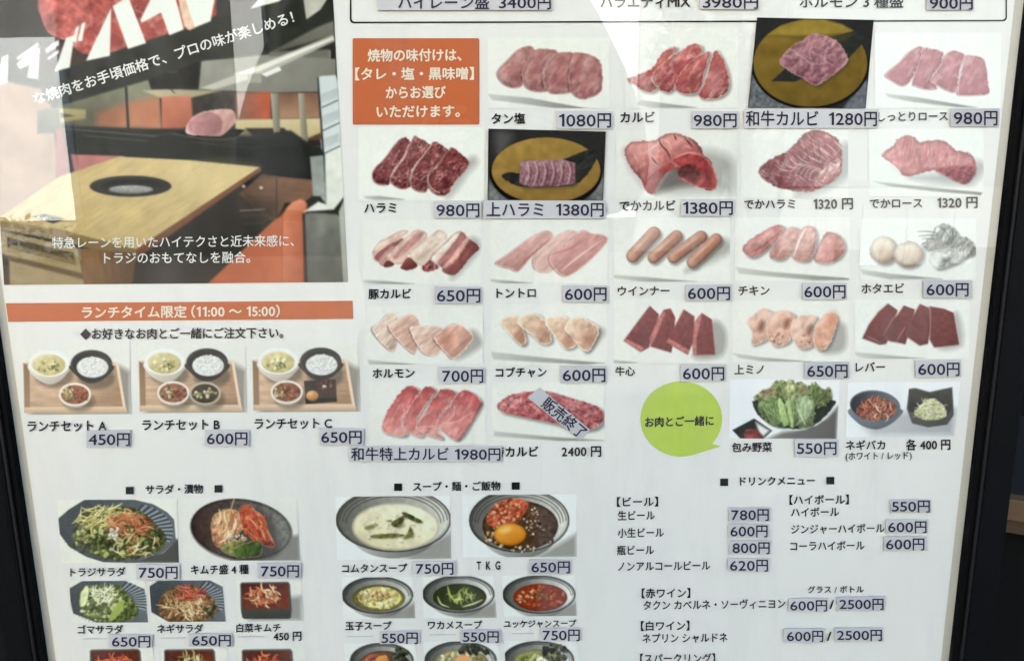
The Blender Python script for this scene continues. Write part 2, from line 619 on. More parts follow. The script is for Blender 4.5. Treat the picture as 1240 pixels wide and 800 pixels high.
# ------------------------------------------------------------------ the case: frame, mount, glass
XL, XR, ZB, ZT = -0.372, 0.3535, 0.66, 1.73        # visible opening of the frame
M_FRAME = mat('black lacquered frame', (0.004, 0.0045, 0.005), rough=0.4, spec=0.05, vary=0.25, vscale=25, bump=0.08, bscale=300)
M_LIP = mat('black rubber lip', (0.003, 0.003, 0.003), rough=0.6, spec=0.05, vary=0.2)
M_ALU = mat('dull dark metal edge', (0.012, 0.012, 0.012), rough=0.45, spec=0.15, metal=0.0)
M_MOUNT = mat('beige mounting board', (0.56, 0.53, 0.45), rough=0.7, spec=0.2, vary=0.06, vscale=40)


def glass_material():
    m = bpy.data.materials.new('clear cover glass')
    m.use_nodes = True
    n = m.node_tree.nodes; l = m.node_tree.links
    n.remove(n['Principled BSDF'])
    tr = n.new('ShaderNodeBsdfTransparent'); tr.inputs[0].default_value = (0.97, 0.985, 0.975, 1)
    gl = n.new('ShaderNodeBsdfGlossy'); gl.inputs['Roughness'].default_value = 0.0
    fr = n.new('ShaderNodeFresnel'); fr.inputs[0].default_value = 1.52
    ge = n.new('ShaderNodeNewGeometry')                    # a thin pane: the same Fresnel from both sides
    io = n.new('ShaderNodeMapRange'); io.inputs['To Min'].default_value = 1.52; io.inputs['To Max'].default_value = 1 / 1.52
    l.new(ge.outputs['Backfacing'], io.inputs['Value']); l.new(io.outputs['Result'], fr.inputs[0])
    mx = n.new('ShaderNodeMixShader')
    tc = n.new('ShaderNodeTexCoord')
    nz = n.new('ShaderNodeTexNoise'); nz.inputs['Scale'].default_value = 3.5
    bp = n.new('ShaderNodeBump'); bp.inputs['Strength'].default_value = 0.02; bp.inputs['Distance'].default_value = 0.01
    l.new(tc.outputs['Object'], nz.inputs['Vector'])
    l.new(nz.outputs['Fac'], bp.inputs['Height'])
    l.new(bp.outputs['Normal'], gl.inputs['Normal'])
    l.new(fr.outputs[0], mx.inputs[0]); l.new(tr.outputs[0], mx.inputs[1]); l.new(gl.outputs[0], mx.inputs[2])
    df = n.new('ShaderNodeBsdfDiffuse'); df.inputs[0].default_value = (0.7, 0.68, 0.64, 1)   # a film of dust and wipe marks
    mp = n.new('ShaderNodeMapping'); mp.inputs['Scale'].default_value = (14, 14, 3); mp.inputs['Rotation'].default_value = (0, .5, 0)
    sm = n.new('ShaderNodeTexNoise'); sm.inputs['Scale'].default_value = 1.3; sm.inputs['Detail'].default_value = 6; sm.inputs['Roughness'].default_value = .65
    rp = n.new('ShaderNodeMapRange'); rp.inputs['From Min'].default_value = .48; rp.inputs['From Max'].default_value = .78; rp.inputs['To Max'].default_value = .045
    m2 = n.new('ShaderNodeMixShader')
    l.new(tc.outputs['Object'], mp.inputs['Vector']); l.new(mp.outputs[0], sm.inputs['Vector']); l.new(sm.outputs['Fac'], rp.inputs['Value'])
    l.new(rp.outputs['Result'], m2.inputs[0]); l.new(mx.outputs[0], m2.inputs[1]); l.new(df.outputs[0], m2.inputs[2])
    l.new(m2.outputs[0], n['Material Output'].inputs[0])
    return m


M_GLASS = glass_material()
case = empty('display_case', ((XL + XR) / 2, 0.02, 0.0), 'black framed display case with a glass front holding the menu poster', 'display case')
box_part('mounting_board', (XL - 0.002, XR + 0.002, 0.0012, 0.010, ZB - 0.005, ZT + 0.005), M_MOUNT, case)
FW = 0.028
for x0, x1 in ((XL - FW, XL), (XR, XR + FW)):
    inner = x1 if x1 == XL else x0
    s = 1 if inner == XR else -1
    a, b = sorted((inner + s * 0.0062, inner + s * FW))
    box_part('frame_rail', (a, b, -0.010, 0.03, ZB - FW, ZT + FW), M_FRAME, case, bevel=0.003)
    a, b = sorted((inner, inner + s * 0.0048))
    box_part('rubber_lip', (a, b, -0.0055, 0.012, ZB - 0.01, ZT + 0.01), M_LIP, case, bevel=0.0012)
    a, b = sorted((inner + s * 0.0044, inner + s * 0.0066))
    box_part('trim_strip', (a, b, -0.0082, -0.0057, ZB - 0.01, ZT + 0.01), M_ALU, case, bevel=0.0005)
for z0, z1 in ((ZB - FW, ZB - 0.012), (ZT + 0.012, ZT + FW)):
    box_part('frame_rail', (XL - 0.0055, XR + 0.0055, -0.0095, 0.029, z0, z1), M_FRAME, case, bevel=0.003)
box_part('back_panel', (XL - 0.01, XR + 0.01, 0.0125, 0.028, ZB - 0.01, ZT + 0.01), M_LIP, case)
for x in (XL - FW / 2, XR + FW / 2):
    box_part('stand_leg', (x - 0.012, x + 0.012, -0.009, 0.025, 0.0, ZB - FW - 0.001), M_FRAME, case, bevel=0.002)
box_part('glass_pane', (XL - 0.0005, XR + 0.0005, -0.0015, -0.00102, ZB + 0.0005, ZT - 0.0005), M_GLASS, case)

# ------------------------------------------------------------------ the poster sheet
PX0, PX1 = -0.3655, 0.3465
_c = np.array([(PX0 + PX1) / 2, 0, (ZB + ZT) / 2])
poster = box_part('menu_poster', (PX0 - _c[0], PX1 - _c[0], 0.0, 0.0008, ZB + 0.004 - _c[2], ZT - 0.004 - _c[2]), M_PAPER)
poster.location = _c
tag(poster, 'large white barbecue menu poster with food photos and Japanese captions behind glass', 'menu poster')


def cap(s, x0, x1, y, em=None, y1=None, name='dish_name', **k):
    k.setdefault('bold', 0.02)
    return text(s, x0, x1, y, y1, em, M_BLACK, poster, name, **k)


def rounded(x0, y0, x1, y1, r, n=5):
    out = []
    for cx, cy, a in ((x1 - r, y0 + r, -90), (x1 - r, y1 - r, 0), (x0 + r, y1 - r, 90), (x0 + r, y0 + r, 180)):
        for k in range(n + 1):
            t = math.radians(a + 90 * k / n)
            out.append((cx + r * math.cos(t), cy + r * math.sin(t)))
    return out


# dish names
for s, x0, x1, y in [
    ('タン塩', 595, 636, 144), ('カルビ', 751, 793, 142.5), ('しっとりロース', 1063, 1148, 141.5),
    ('ハラミ', 441, 480, 252), ('でかカルビ', 750, 818, 249.5), ('でかハラミ', 901, 963, 247.5), ('でかロース', 1053, 1117, 246.5),
    ('豚カルビ', 446, 498, 356), ('トントロ', 601, 649, 355), ('ウインナー', 748, 811, 352.5), ('チキン', 894, 932, 352), ('ホタエビ', 1043, 1095, 349.5),
    ('ホルモン', 451, 502, 452), ('コブチャン', 600, 662, 451), ('牛心', 745, 769, 449.5), ('上ミノ', 889, 925, 447.5), ('レバー', 1036, 1072, 444.5),
    ('包み野菜', 886, 935, 541.5), ('ネギバカ', 1024, 1072, 539), ('特カルビ', 597, 652, 547),
    ('ランチセット A', 33, 129, 516), ('ランチセット B', 172, 266, 514.5), ('ランチセット C', 308, 402, 513),
    ('トラジサラダ', 85, 152, 692.5), ('キムチ盛 4 種', 231, 301, 689.5), ('ゴマサラダ', 94, 149, 762), ('ネギサラダ', 190, 246, 761), ('白菜キムチ', 286, 340, 760),
    ('コムタンスープ', 414, 493, 688), ('T  K  G', 577, 606, 684), ('玉子スープ', 418, 474, 757.5), ('ワカメスープ', 518, 584, 756.5), ('ユッケジャンスープ', 610, 698, 755),
]:
    n = len(s.replace(' ', ''))
    em = None
    if 'ランチ' in s: em = 14.5
    if s == 'T  K  G': em = 14
    if 'キムチ盛' in s: em = 12.5
    cap(s, x0, x1, y, em, y - (x1 - x0) * 0.010, bold=0.026)
for s, x0, x1, y, em in [('バラエティMIX', 727, 836, 2.5, 17), ('ホルモン 3 種盛', 968, 1094, 2.5, 17)]:
    cap(s, x0, x1, y, em, y - 0.5)
for s, x0, x1, y, em in [('1320 円', 985, 1033, 247, 15.5), ('1320 円', 1135, 1184, 245.5, 15.5), ('2400 円', 680, 728, 546.5, 14.5), ('各 400 円', 1097, 1151, 538.5, 14),
                         ('450 円', 331, 365, 770, 12.5)]:
    cap(s, x0, x1, y, em, y - 0.6, name='printed_price', bold=0.026)
cap('(ホワイト / レッド)', 1024, 1104, 552, 10.5, 551, name='note_text')

# headings and drinks
for s, x0, x1, y in [('サラダ・漬物', 176, 246, 592.5), ('スープ・麺・ご飯物', 500, 606, 589), ('ドリンクメニュー', 896, 987, 582.5)]:
    cap(s, x0, x1, y, None, y - 1, name='section_heading', bold=0.026)
for x, y in ((157, 593.5), (264.5, 591.5), (482, 589.5), (624.5, 588), (877, 583.5), (1005.5, 581.5)):
    flat('square_mark', [(x - 4.8, y - 4.4), (x + 4.8, y - 4.5), (x + 4.8, y + 4.5), (x - 4.8, y + 4.5)], M_BLACK, poster, Y_TEXT)
for s, x0, x1, y in [('【ビール】', 747, 797, 607.5), ('【ハイボール】', 956, 1028, 605), ('【赤ワイン】', 777, 836, 718), ('【白ワイン】', 776, 835, 757.5), ('【スパークリング】', 775, 866, 797)]:
    cap(s, x0, x1, y, 12.5, y - 0.6, name='drink_heading')
for s, x0, x1, y in [('生ビール', 748, 793, 624), ('小生ビール', 748, 804, 645), ('瓶ビール', 747, 792, 666), ('ノンアルコールビール', 748, 860, 685.5),
                     ('ハイボール', 958, 1016, 620), ('ジンジャーハイボール', 958, 1071, 640.5), ('コーラハイボール', 957, 1047, 661),
                     ('タクン カベルネ・ソーヴィニヨン', 779, 951, 732.5), ('ネプリン シャルドネ', 778, 881, 772.5)]:
    cap(s, x0, x1, y, 12.5, y - (x1 - x0) * 0.012, name='drink_name', bold=0.016)
cap('グラス / ボトル', 978, 1046, 713.5, 9.5, 713, name='note_text', bold=0.016)
cap('/', 1004.5, 1010, 731, 15, name='slash_mark'); cap('/', 1001, 1007, 769.5, 15, name='slash_mark')
for x0, x1, y in ((100, 130, 773), (195, 225, 772), (288, 320, 770.5), (420, 452, 770), (520, 552, 768), (620, 647, 766.5)):
    flat('rule_line', [(x0, y - .5), (x1, y - .8), (x1, y + .3), (x0, y + .5)], M_RULE, poster, Y_TEXT)

# orange panels, top outline box, speech bubble
p = flat('orange_panel', rounded(427, 46.5, 580.5, 151, 2), M_ORANGE, poster, label='orange panel about choosing the seasoning')
me = p.data
for i, q in enumerate([(427, 47), (580, 46.2), (581.7, 150), (431.3, 151.6)]):
    pass
for s, x0, x1, y in [('焼物の味付けは、', 445, 559, 67.5), ('【タレ・塩・黒味噌】', 430, 574, 90), ('からお選び', 467, 540, 112.5), ('いただけます。', 456, 557, 135.5)]:
    text(s, x0, x1, y, y - 0.8, 16, M_CREAMINK, p, 'panel_text', bold=0.026)
p = flat('orange_banner', [(7, 367), (427, 364), (427.5, 386), (10, 389.5)], M_ORANGE, poster, label='long orange banner giving the lunch hours')
text('ランチタイム限定（11:00 ～ 15:00）', 99, 339, 378.3, 376.4, 15.5, M_CREAMINK, p, 'panel_text', bold=0.026)
cap('◆お好きなお肉とご一緒にご注文下さい。', 97, 343, 404.5, 14, 402.8, name='note_text', bold=0.026)


def outline_box():
    o = rounded(423.5, -60, 1219.5, 28, 5); i = rounded(425.6, -58, 1217.6, 26, 4)
    o = [(x + (0.0013 * (620 - x) * 0), y + (620 - x) * 0.003) for x, y in o]
    i = [(x, y + (620 - x) * 0.003) for x, y in i]
    n = len(o)
    P = [tuple(at(a, b, Y_PRINT)) for a, b in o + i]
    me = bpy.data.meshes.new('outline_box')
    me.from_pydata(P, [], [(k, (k + 1) % n, n + (k + 1) % n, n + k) for k in range(n)])
    return link('outline_box', me, M_BLACK, poster)


outline_box()
_b = [(825 + 49.5 * math.cos(t), 507 - 45.5 * math.sin(t)) for t in np.linspace(math.radians(-41), math.radians(292), 60)]
p = flat('speech_bubble', [(873, 540)] + _b, M_GREEN, poster, label='lime green speech bubble with a pointed tail')
text('お肉とご一緒に', 781, 864.5, 511, 509, 13, M_BLACK, p, 'panel_text', bold=0.026)

# ------------------------------------------------------------------ stuck-on label tapes: each one a thing
PRICE = 'price labels stuck on the glass over the menu'
_k = 0


def sticker(s, box, tx, where, name='price_label', em=18.5, tilt=0.0, serif=False, ym=None, y=Y_TAPE, group=PRICE, spread=None):
    """box = x0,y0,x1,y1 pixels, tx = text x0,x1"""
    global _k
    x0, y0, x1, y1 = box
    j = lambda a: rnd.uniform(-a, a)
    t = tilt * (x1 - x0)
    pts = [(x0 + j(.6), y0 + j(.5)), (x1 + j(.6), y0 + t + j(.5)), (x1 + j(.6), y1 + t + j(.5)), (x0 + j(.6), y1 + j(.5))]
    o = slip(name, pts, M_TAPES[_k % 4], y)
    _k += 1
    tag(o, where, 'price label' if group == PRICE else 'label', group)
    c = (y0 + y1) / 2 if ym is None else ym
    text(s, tx[0], tx[1], c + 0.3, c + t + 0.3, em, M_NAVYINK, o, 'tape_lettering', y=y - 0.0004, bold=0.013, wide=1.22)
    return o


S = sticker
S('ハイレーン盛  3400円', (457, -8, 668, 12.5), (482, 667), 'long grey label ending in 3400円 at the top edge, left of the other top labels', ym=3, em=18)
S('3980円', (848, -8, 919, 11.5), (851, 918), 'grey price label reading 3980円 at the top edge of the poster', ym=2.5, em=18)
S('900円', (1122, -7, 1179, 12.5), (1126, 1178), 'grey price label reading 900円 at the top edge of the poster', ym=3.5, em=18)
S('1080円', (674, 134.5, 742, 156), (677, 740), 'grey price label reading 1080円 under the tongue slices photo', em=20)
S('980円', (838.5, 135, 894, 155.5), (840, 892), 'grey price label reading 980円 left of the pasted yellow plate photo with torn meat', em=19)
S('和牛カルビ  1280円', (901, 132, 1064, 155), (903, 1062), 'long grey label ending in 1280円 below a pasted yellow plate photo', em=20)
S('980円', (1151, 132, 1210, 153), (1155, 1208), 'grey price label reading 980円 under the palest pink slices at the right edge', em=20)
S('980円', (526, 244, 582.5, 264), (528.5, 580.5), 'grey price label reading 980円 under the dark marbled skirt slices', em=19)
S('上ハラミ  1380円', (586, 242.5, 733, 264.5), (589, 731), 'long grey label ending in 1380円 below a pasted yellow plate photo', em=19)
S('1380円', (824.5, 241, 889, 261.5), (827, 887.5), 'grey price label reading 1380円 under the big curled rib meat', em=19)
S('650円', (526.5, 347, 583, 367.5), (529, 581.5), 'grey price label reading 650円 under the pork belly strips', em=19)
S('600円', (681.5, 345.5, 736, 365.5), (684, 734.5), 'grey price label reading 600円 under the pale pink pork neck strips', em=18.5)
S('600円', (830.5, 344.5, 886, 364.5), (833, 884), 'grey price label reading 600円 under the four sausages', em=18.5)
S('600円', (971.5, 342.5, 1026, 362.5), (974, 1024), 'grey price label reading 600円 under the raw chicken pieces', em=18.5)
S('600円', (1118, 339.5, 1177, 360.5), (1122, 1173), 'grey price label reading 600円 under the scallops and shrimps', em=18.5)
S('700円', (532, 444.5, 587, 464.5), (535.5, 585), 'grey price label reading 700円 under the folded pink tripe pieces', em=18.5)
S('600円', (679, 443.5, 734.5, 463.5), (681.5, 733), 'grey price label reading 600円 under the pale cream offal pieces', em=18.5)
S('600円', (824, 441.5, 879.5, 461.5), (827, 877), 'grey price label reading 600円 above the green speech bubble', em=18.5)
S('650円', (974.5, 438.5, 1029, 458.5), (977.5, 1026.5), 'grey price label reading 650円 above the bowl of lettuce leaves', em=18.5)
S('600円', (1109, 436, 1164, 456.5), (1112, 1162), 'grey price label reading 600円 under the dark liver slices', em=18.5)
S('和牛特上カルビ 1980円', (423, 540, 608, 558.5), (425, 606), 'long grey label ending in 1980円 under the red beef slices', em=17)
S('550円', (962.5, 531.5, 1015, 552.5), (965, 1013), 'grey price label reading 550円 under the bowl of lettuce leaves', em=18)
S('450円', (105, 521, 158, 541.5), (107, 157), 'grey price label reading 450円 under the left lunch tray', em=18)
S('600円', (248, 520, 301, 540.5), (250.5, 299.5), 'grey price label reading 600円 under the middle lunch tray', em=18)
S('650円', (387, 518.5, 440, 538.5), (389, 438), 'grey price label reading 650円 under the lunch tray with a black square plate', em=18)
S('750円', (165.5, 683, 217, 701.5), (168, 215), 'grey price label reading 750円 under the big salad plate', em=17)
S('750円', (312.5, 681, 364, 700), (316, 362), 'grey price label reading 750円 under the mixed kimchi plate', em=17)
S('650円', (132, 768, 184, 783.5), (135.5, 182), 'grey price label reading 650円 under the pale green salad', em=16)
S('650円', (229, 767, 281, 782), (232.5, 279.5), 'grey price label reading 650円 under the shredded leek salad', em=16)
S('750円', (500, 679, 551, 696), (503.5, 549), 'grey price label reading 750円 under the white soup bowl', em=16.5)
S('650円', (641, 677, 691, 694.5), (643.5, 690), 'grey price label reading 650円 under the rice bowl with an egg yolk', em=16.5)
S('550円', (460, 763.5, 508, 779.5), (462, 506), 'grey price label reading 550円 under the egg soup', em=16)
S('550円', (558, 762, 606, 778), (560.5, 604), 'grey price label reading 550円 under the seaweed soup', em=16)
S('750円', (655, 760, 703.5, 776), (657, 702), 'grey price label reading 750円 under the red spicy soup', em=16)
S('780円', (883, 614, 932.5, 631), (885.5, 931), 'grey price label reading 780円, topmost beside the beer list', em=16.5)
S('600円', (882, 634, 931.5, 650.5), (884.5, 929.5), 'grey price label reading 600円, second from the top beside the beer list', em=16.5)
S('800円', (884, 654, 933, 671), (887, 932), 'grey price label reading 800円 beside the beer list', em=16.5)
S('620円', (882, 675.5, 932, 692), (884, 930), 'grey price label reading 620円, lowest beside the beer list', em=16.5)
S('550円', (1078, 604, 1128, 620.5), (1080, 1126), 'grey price label reading 550円 beside the highball list', em=16.5)
S('600円', (1073, 629, 1124, 645.5), (1075.5, 1122), 'grey price label reading 600円 touching the end of the middle highball line', em=16.5)
S('600円', (1071, 649.5, 1123, 666.5), (1073, 1119.5), 'grey price label reading 600円, lowest beside the highball list', em=16.5)
S('600円', (955, 724, 1003.5, 740.5), (957, 1001.5), 'grey price label reading 600円 on the red wine line', em=15.5)
S('2500円', (1014, 722, 1072, 739), (1016.5, 1070), 'grey price label reading 2500円 on the red wine line', em=15.5)
S('600円', (950, 761, 999.5, 777.5), (953, 997), 'grey price label reading 600円 on the white wine line', em=15.5)
S('2500円', (1011, 759.5, 1070, 776.5), (1013.5, 1068), 'grey price label reading 2500円 on the white wine line', em=15.5)
# the sold-out slip lies across a photo
o = slip('sold_out_label', [(653.5, 469.2), (714.5, 520), (702.5, 533.2), (638.8, 480.8)], M_TAPES[2], Y_TAPE)
tag(o, 'slanted grey label stuck across the long marbled beef photo', 'label')
text_rot('販売終了', 659, 485.5, 707.5, 526, 18, M_NAVYINK, o, 'tape_lettering', y=Y_TAPE - 0.0004, bold=0.013)
# ------------------------------------------------------------------ the printed food photos
SLAB = (216, 217, 211)


def R4(x0, y0, x1, y1, d=0.0):
    """a photo's corners: the print narrows slightly downwards as the board does"""
    return [(x0, y0 + d), (x1, y0), (x1 - 0.0, y1), (x0, y1 + d)]


def wedge(P, pts, col=(118, 118, 112), col2=(188, 189, 183)):
    P.poly(pts, col, 'plate_shadow', smooth=False, col2=col2, ang=180, soft=1.1, alpha=0.95)


def done(P, label, name='food_photo', parent=None):
    return P.build(parent or poster, name, label)


SH = (2.2, 1.8, 2.8, 0.55)        # cast on the plate, printed as part of the picture
SL = (-0.9, 0.5, 1.3, 0.55)     # between overlapping slices

# tongue
P = Pic(R4(591, 46, 738, 131), (590, 40, 8), SLAB, seed=3)
wedge(P, [(0, 590), (420, 632), (1000, 738), (640, 728), (200, 668), (50, 652)])
kw = dict(nz=(.11, .11), grain=(.12, .25, 130, 3), rim=((206, 160, 154), 1.6, .55), dark=(5, .16), marb=((208, 160, 154), .15, .16, 120, 2), sub=4)
for pts in [[(395, 125), (450, 150), (470, 200), (380, 300), (345, 380), (350, 490), (300, 530), (200, 520), (120, 460), (95, 390), (130, 330), (210, 250), (290, 170)],
            [(500, 155), (640, 165), (680, 200), (600, 260), (560, 330), (540, 420), (560, 530), (580, 565), (480, 570), (390, 540), (345, 470), (335, 380), (375, 290), (400, 220)],
            [(670, 195), (760, 185), (840, 200), (850, 300), (790, 400), (800, 520), (810, 575), (720, 590), (620, 585), (560, 520), (545, 420), (570, 320), (610, 250)],
            [(830, 200), (940, 195), (1030, 230), (1100, 290), (1115, 400), (1115, 520), (1080, 590), (990, 630), (920, 640), (850, 610), (800, 540), (790, 430), (800, 320)]]:
    P.shadow(pts, *SL)
    P.poly(pts, (182, 128, 122), 'meat_slice', col2=(140, 86, 86), ang=50, **kw)
for c, r in (((970, 290), (45, 75)), ((1060, 500), (28, 60)), ((720, 550), (60, 22)), ((200, 460), (70, 20)), ((310, 230), (40, 60))):
    P.poly(ellipse(c[0], c[1], *r, 20, 14), (214, 178, 172), None, alpha=.35, soft=4)
for c, r in (((480, 330), (30, 120)), ((690, 350), (28, 130)), ((860, 320), (24, 110))):
    P.poly(ellipse(c[0], c[1], *r, 25, 14), (116, 64, 66), None, alpha=.5, soft=5)
done(P, 'photo of four thick pink tongue slices')

# rib slices
P = Pic(R4(757, 34, 894, 131), (740, 0, 3.875), SLAB, seed=4)
wedge(P, [(140, 470), (400, 506), (190, 508), (120, 492)])
for pts in [[(280, 222), (310, 230), (250, 310), (215, 420), (160, 432), (110, 400), (75, 375), (130, 345), (190, 320), (230, 260)],
            [(390, 205), (430, 235), (350, 330), (290, 425), (240, 430), (190, 380), (195, 350), (240, 300), (320, 240)],
            [(440, 245), (465, 255), (440, 340), (415, 430), (350, 445), (300, 420), (310, 370), (360, 300)],
            [(490, 235), (520, 265), (550, 340), (555, 410), (520, 455), (450, 468), (410, 450), (440, 380), (465, 290)]]:
    P.shadow(pts, *SH)
    P.poly(pts, (184, 92, 90), 'meat_slice', col2=(134, 56, 60), ang=60, nz=(.13, .13), rim=((230, 182, 174), 1.5, .7), dark=(4, .2), grain=(.10, .3, -55, 5), marb=((228, 176, 170), .5, .18, -55, 3), sub=4)
P.poly(ellipse(480, 390, 40, 60, 15, 16), (224, 176, 168), None, alpha=.3, soft=5)
done(P, 'photo of four red rib slices')

# pale loin
P = Pic(R4(1059, 40, 1212, 131), (1030, 40, 6.526), (220, 222, 218), seed=5)
wedge(P, [(270, 478), (550, 512), (800, 556), (1000, 590), (850, 588), (500, 548), (300, 508)])
for pts in [[(530, 112), (575, 120), (545, 240), (500, 330), (460, 400), (405, 420), (330, 380), (275, 340), (300, 300), (390, 230), (450, 160)],
            [(575, 120), (680, 135), (735, 160), (710, 250), (640, 350), (660, 400), (690, 440), (600, 448), (510, 420), (490, 400), (520, 280), (550, 200)],
            [(800, 140), (860, 150), (905, 180), (870, 280), (850, 400), (830, 470), (760, 455), (680, 410), (625, 375), (690, 290), (740, 190)],
            [(930, 172), (1020, 190), (1065, 225), (1090, 400), (1090, 480), (960, 495), (850, 490), (850, 440), (880, 300), (905, 200)]]:
    P.shadow(pts, *SL)
    P.poly(pts, (188, 132, 136), 'meat_slice', col2=(164, 104, 112), ang=40, nz=(.07, .10), rim=((230, 196, 194), 1.3, .7), dark=(4, .1), grain=(.07, .3, -60, 5), marb=((214, 168, 168), .2, .14, -60, 3), sub=4)
done(P, 'photo of four pale pink loin slices')

# dark skirt
P = Pic(R4(434, 154, 587, 243), (440, 150, 8.2667), (219, 220, 213), seed=6)
wedge(P, [(0, 725), (160, 722), (410, 757), (120, 762), (20, 745)])
P.poly([(1050, 360), (1140, 380), (1040, 500), (900, 690), (840, 710)], (120, 118, 110), None, alpha=.6, soft=6)
for pts in [[(390, 140), (465, 165), (455, 250), (380, 370), (300, 470), (265, 560), (260, 605), (170, 612), (105, 570), (95, 490), (130, 430), (220, 340), (300, 230)],
            [(515, 120), (560, 140), (660, 200), (665, 240), (560, 360), (480, 470), (470, 580), (470, 630), (380, 650), (290, 600), (270, 540), (330, 450), (420, 330), (465, 220)],
            [(715, 178), (800, 225), (855, 265), (800, 330), (700, 470), (640, 540), (650, 640), (620, 685), (520, 665), (470, 590), (480, 500), (560, 370), (660, 240)],
            [(890, 235), (960, 280), (1055, 370), (1040, 440), (920, 580), (850, 690), (790, 722), (700, 690), (640, 600), (650, 510), (730, 440), (800, 330), (860, 260)]]:
    P.shadow(pts, *SL)
    P.poly(pts, (124, 62, 62), 'meat_slice', col2=(96, 42, 46), ang=60, nz=(.2, .16), rim=((206, 150, 140), 1.3, .6), dark=(3, .25), marb=((206, 152, 146), 1.0, .24, -45, 2.4), sub=4, wet=.12)
for ln in ([(455, 210), (410, 320), (330, 430), (275, 530)], [(680, 210), (590, 330), (510, 440), (470, 560)], [(650, 510), (650, 590), (700, 660), (760, 690)]):
    P.line(ln, 1.6, (216, 168, 156), .75)
done(P, 'photo of four dark marbled skirt slices')

# big curled rib
P = Pic(R4(746, 159, 892, 241), (745, 155, 8.2667), (214, 215, 209), seed=7)
P.poly([(880, 230), (1180, 330), (1175, 640), (1000, 640), (420, 640), (500, 500), (700, 480)], (128, 127, 120), None, alpha=.62, soft=8)
P.poly([(400, 640), (520, 440), (660, 380), (700, 500), (780, 560), (620, 590), (500, 630)], (92, 82, 76), None, alpha=.85, soft=5)
body = [(550, 50), (640, 60), (720, 95), (800, 130), (870, 220), (880, 260), (960, 340), (1000, 470), (1020, 590), (940, 625), (870, 600), (740, 550), (640, 500), (640, 420), (520, 450), (450, 550), (400, 650), (350, 655), (290, 600), (260, 520), (180, 430), (110, 300), (95, 210), (160, 150), (270, 130), (380, 130), (460, 90)]
P.poly(body, (202, 132, 124), 'meat_block', col2=(140, 58, 60), ang=65, nz=(.13, .10), rim=((120, 50, 50), 1.2, .4), dark=(5, .28), marb=((232, 192, 182), .3, .12, 60, 3), grain=(.10, .25, 65, 5), sub=4)
P.poly([(110, 210), (200, 150), (380, 140), (520, 75), (640, 72), (720, 110), (600, 180), (420, 190), (250, 300), (170, 330)], (222, 166, 158), None, alpha=.4, soft=8)
P.poly([(100, 240), (200, 280), (290, 560), (190, 440)], (120, 52, 54), None, alpha=.35, soft=8)
P.poly([(560, 320), (740, 245), (860, 265), (980, 400), (1010, 590), (900, 610), (640, 500), (640, 400)], (172, 76, 74), None, col2=(140, 50, 54), ang=40, nz=(.2, .15), rim=((222, 150, 140), 1.5, .5))
P.poly([(650, 400), (720, 362), (800, 370), (850, 440), (860, 500), (800, 530), (720, 510), (630, 480)], (78, 40, 36), None, col2=(120, 60, 54), ang=0, nz=(.2, .2), soft=2)
P.poly([(290, 600), (320, 500), (460, 390), (560, 340), (600, 400), (500, 460), (440, 560), (400, 650), (340, 655)], (168, 78, 74), None, col2=(124, 48, 48), ang=70, nz=(.2, .15), rim=((214, 140, 130), 1, .5))
for ln in ([(435, 105), (460, 170), (520, 235), (550, 310)], [(590, 70), (612, 125)], [(365, 295), (390, 330), (422, 365)], [(700, 110), (770, 180)]):
    P.line(ln, 1.6, (70, 28, 28), .85, taper=True)
for ln in ([(280, 270), (380, 190), (440, 160)], [(480, 120), (540, 150), (520, 200)], [(600, 300), (720, 250), (850, 270)], [(180, 250), (230, 340)], [(700, 170), (760, 210)]):
    P.line(ln, 2.0, (228, 186, 176), .5, taper=True)
done(P, 'photo of one big curled rib cut with knife scores')

# big skirt
P = Pic(R4(897, 157, 1027, 240), (740, 150, 3.875), (216, 218, 213), seed=8)
P.poly([(1070, 100), (1160, 130), (1110, 250), (960, 330), (860, 325)], (150, 150, 145), None, alpha=.6, soft=5)
P.poly([(950, 28), (1010, 38), (1070, 80), (1085, 150), (1075, 240), (1010, 290), (930, 320), (850, 315), (760, 290), (690, 230), (740, 170), (820, 130), (870, 85), (910, 45)], (164, 98, 98), 'meat_block', col2=(116, 60, 62), ang=150, nz=(.14, .13), rim=((214, 170, 162), 1.5, .4), dark=(4, .2), marb=((228, 192, 184), .7, .2, 38, 4), grain=(.14, .3, 38, 5), sub=4)
P.poly([(975, 240), (1060, 165), (1075, 190), (1070, 235), (1000, 275)], (222, 186, 178), None, col2=(170, 110, 106), ang=60, nz=(.2, .3))
for k in range(9):
    P.line([(770 + k * 34, 190 - k * 14), (800 + k * 34, 215 - k * 14), (850 + k * 30, 222 - k * 12)], 1.7, (232, 200, 192), .55, taper=True)
    P.line([(790 + k * 30, 250 - k * 10), (840 + k * 26, 262 - k * 12), (880 + k * 20, 250 - k * 10)], 1.4, (104, 50, 52), .5, taper=True)
for k in range(7):
    P.line([(790 + k * 30, 150 + k * -12), (830 + k * 26, 210 - k * 6)], 1.3, (96, 44, 46), .55, taper=True)
for k in range(5):
    P.line([(840 + k * 22, 230 + k * 10), (880 + k * 16, 190 + k * 8), (930 + k * 14, 190 + k * 6)], 1.3, (226, 190, 182), .5, taper=True)
done(P, 'photo of one big rolled skirt block streaked with fat')

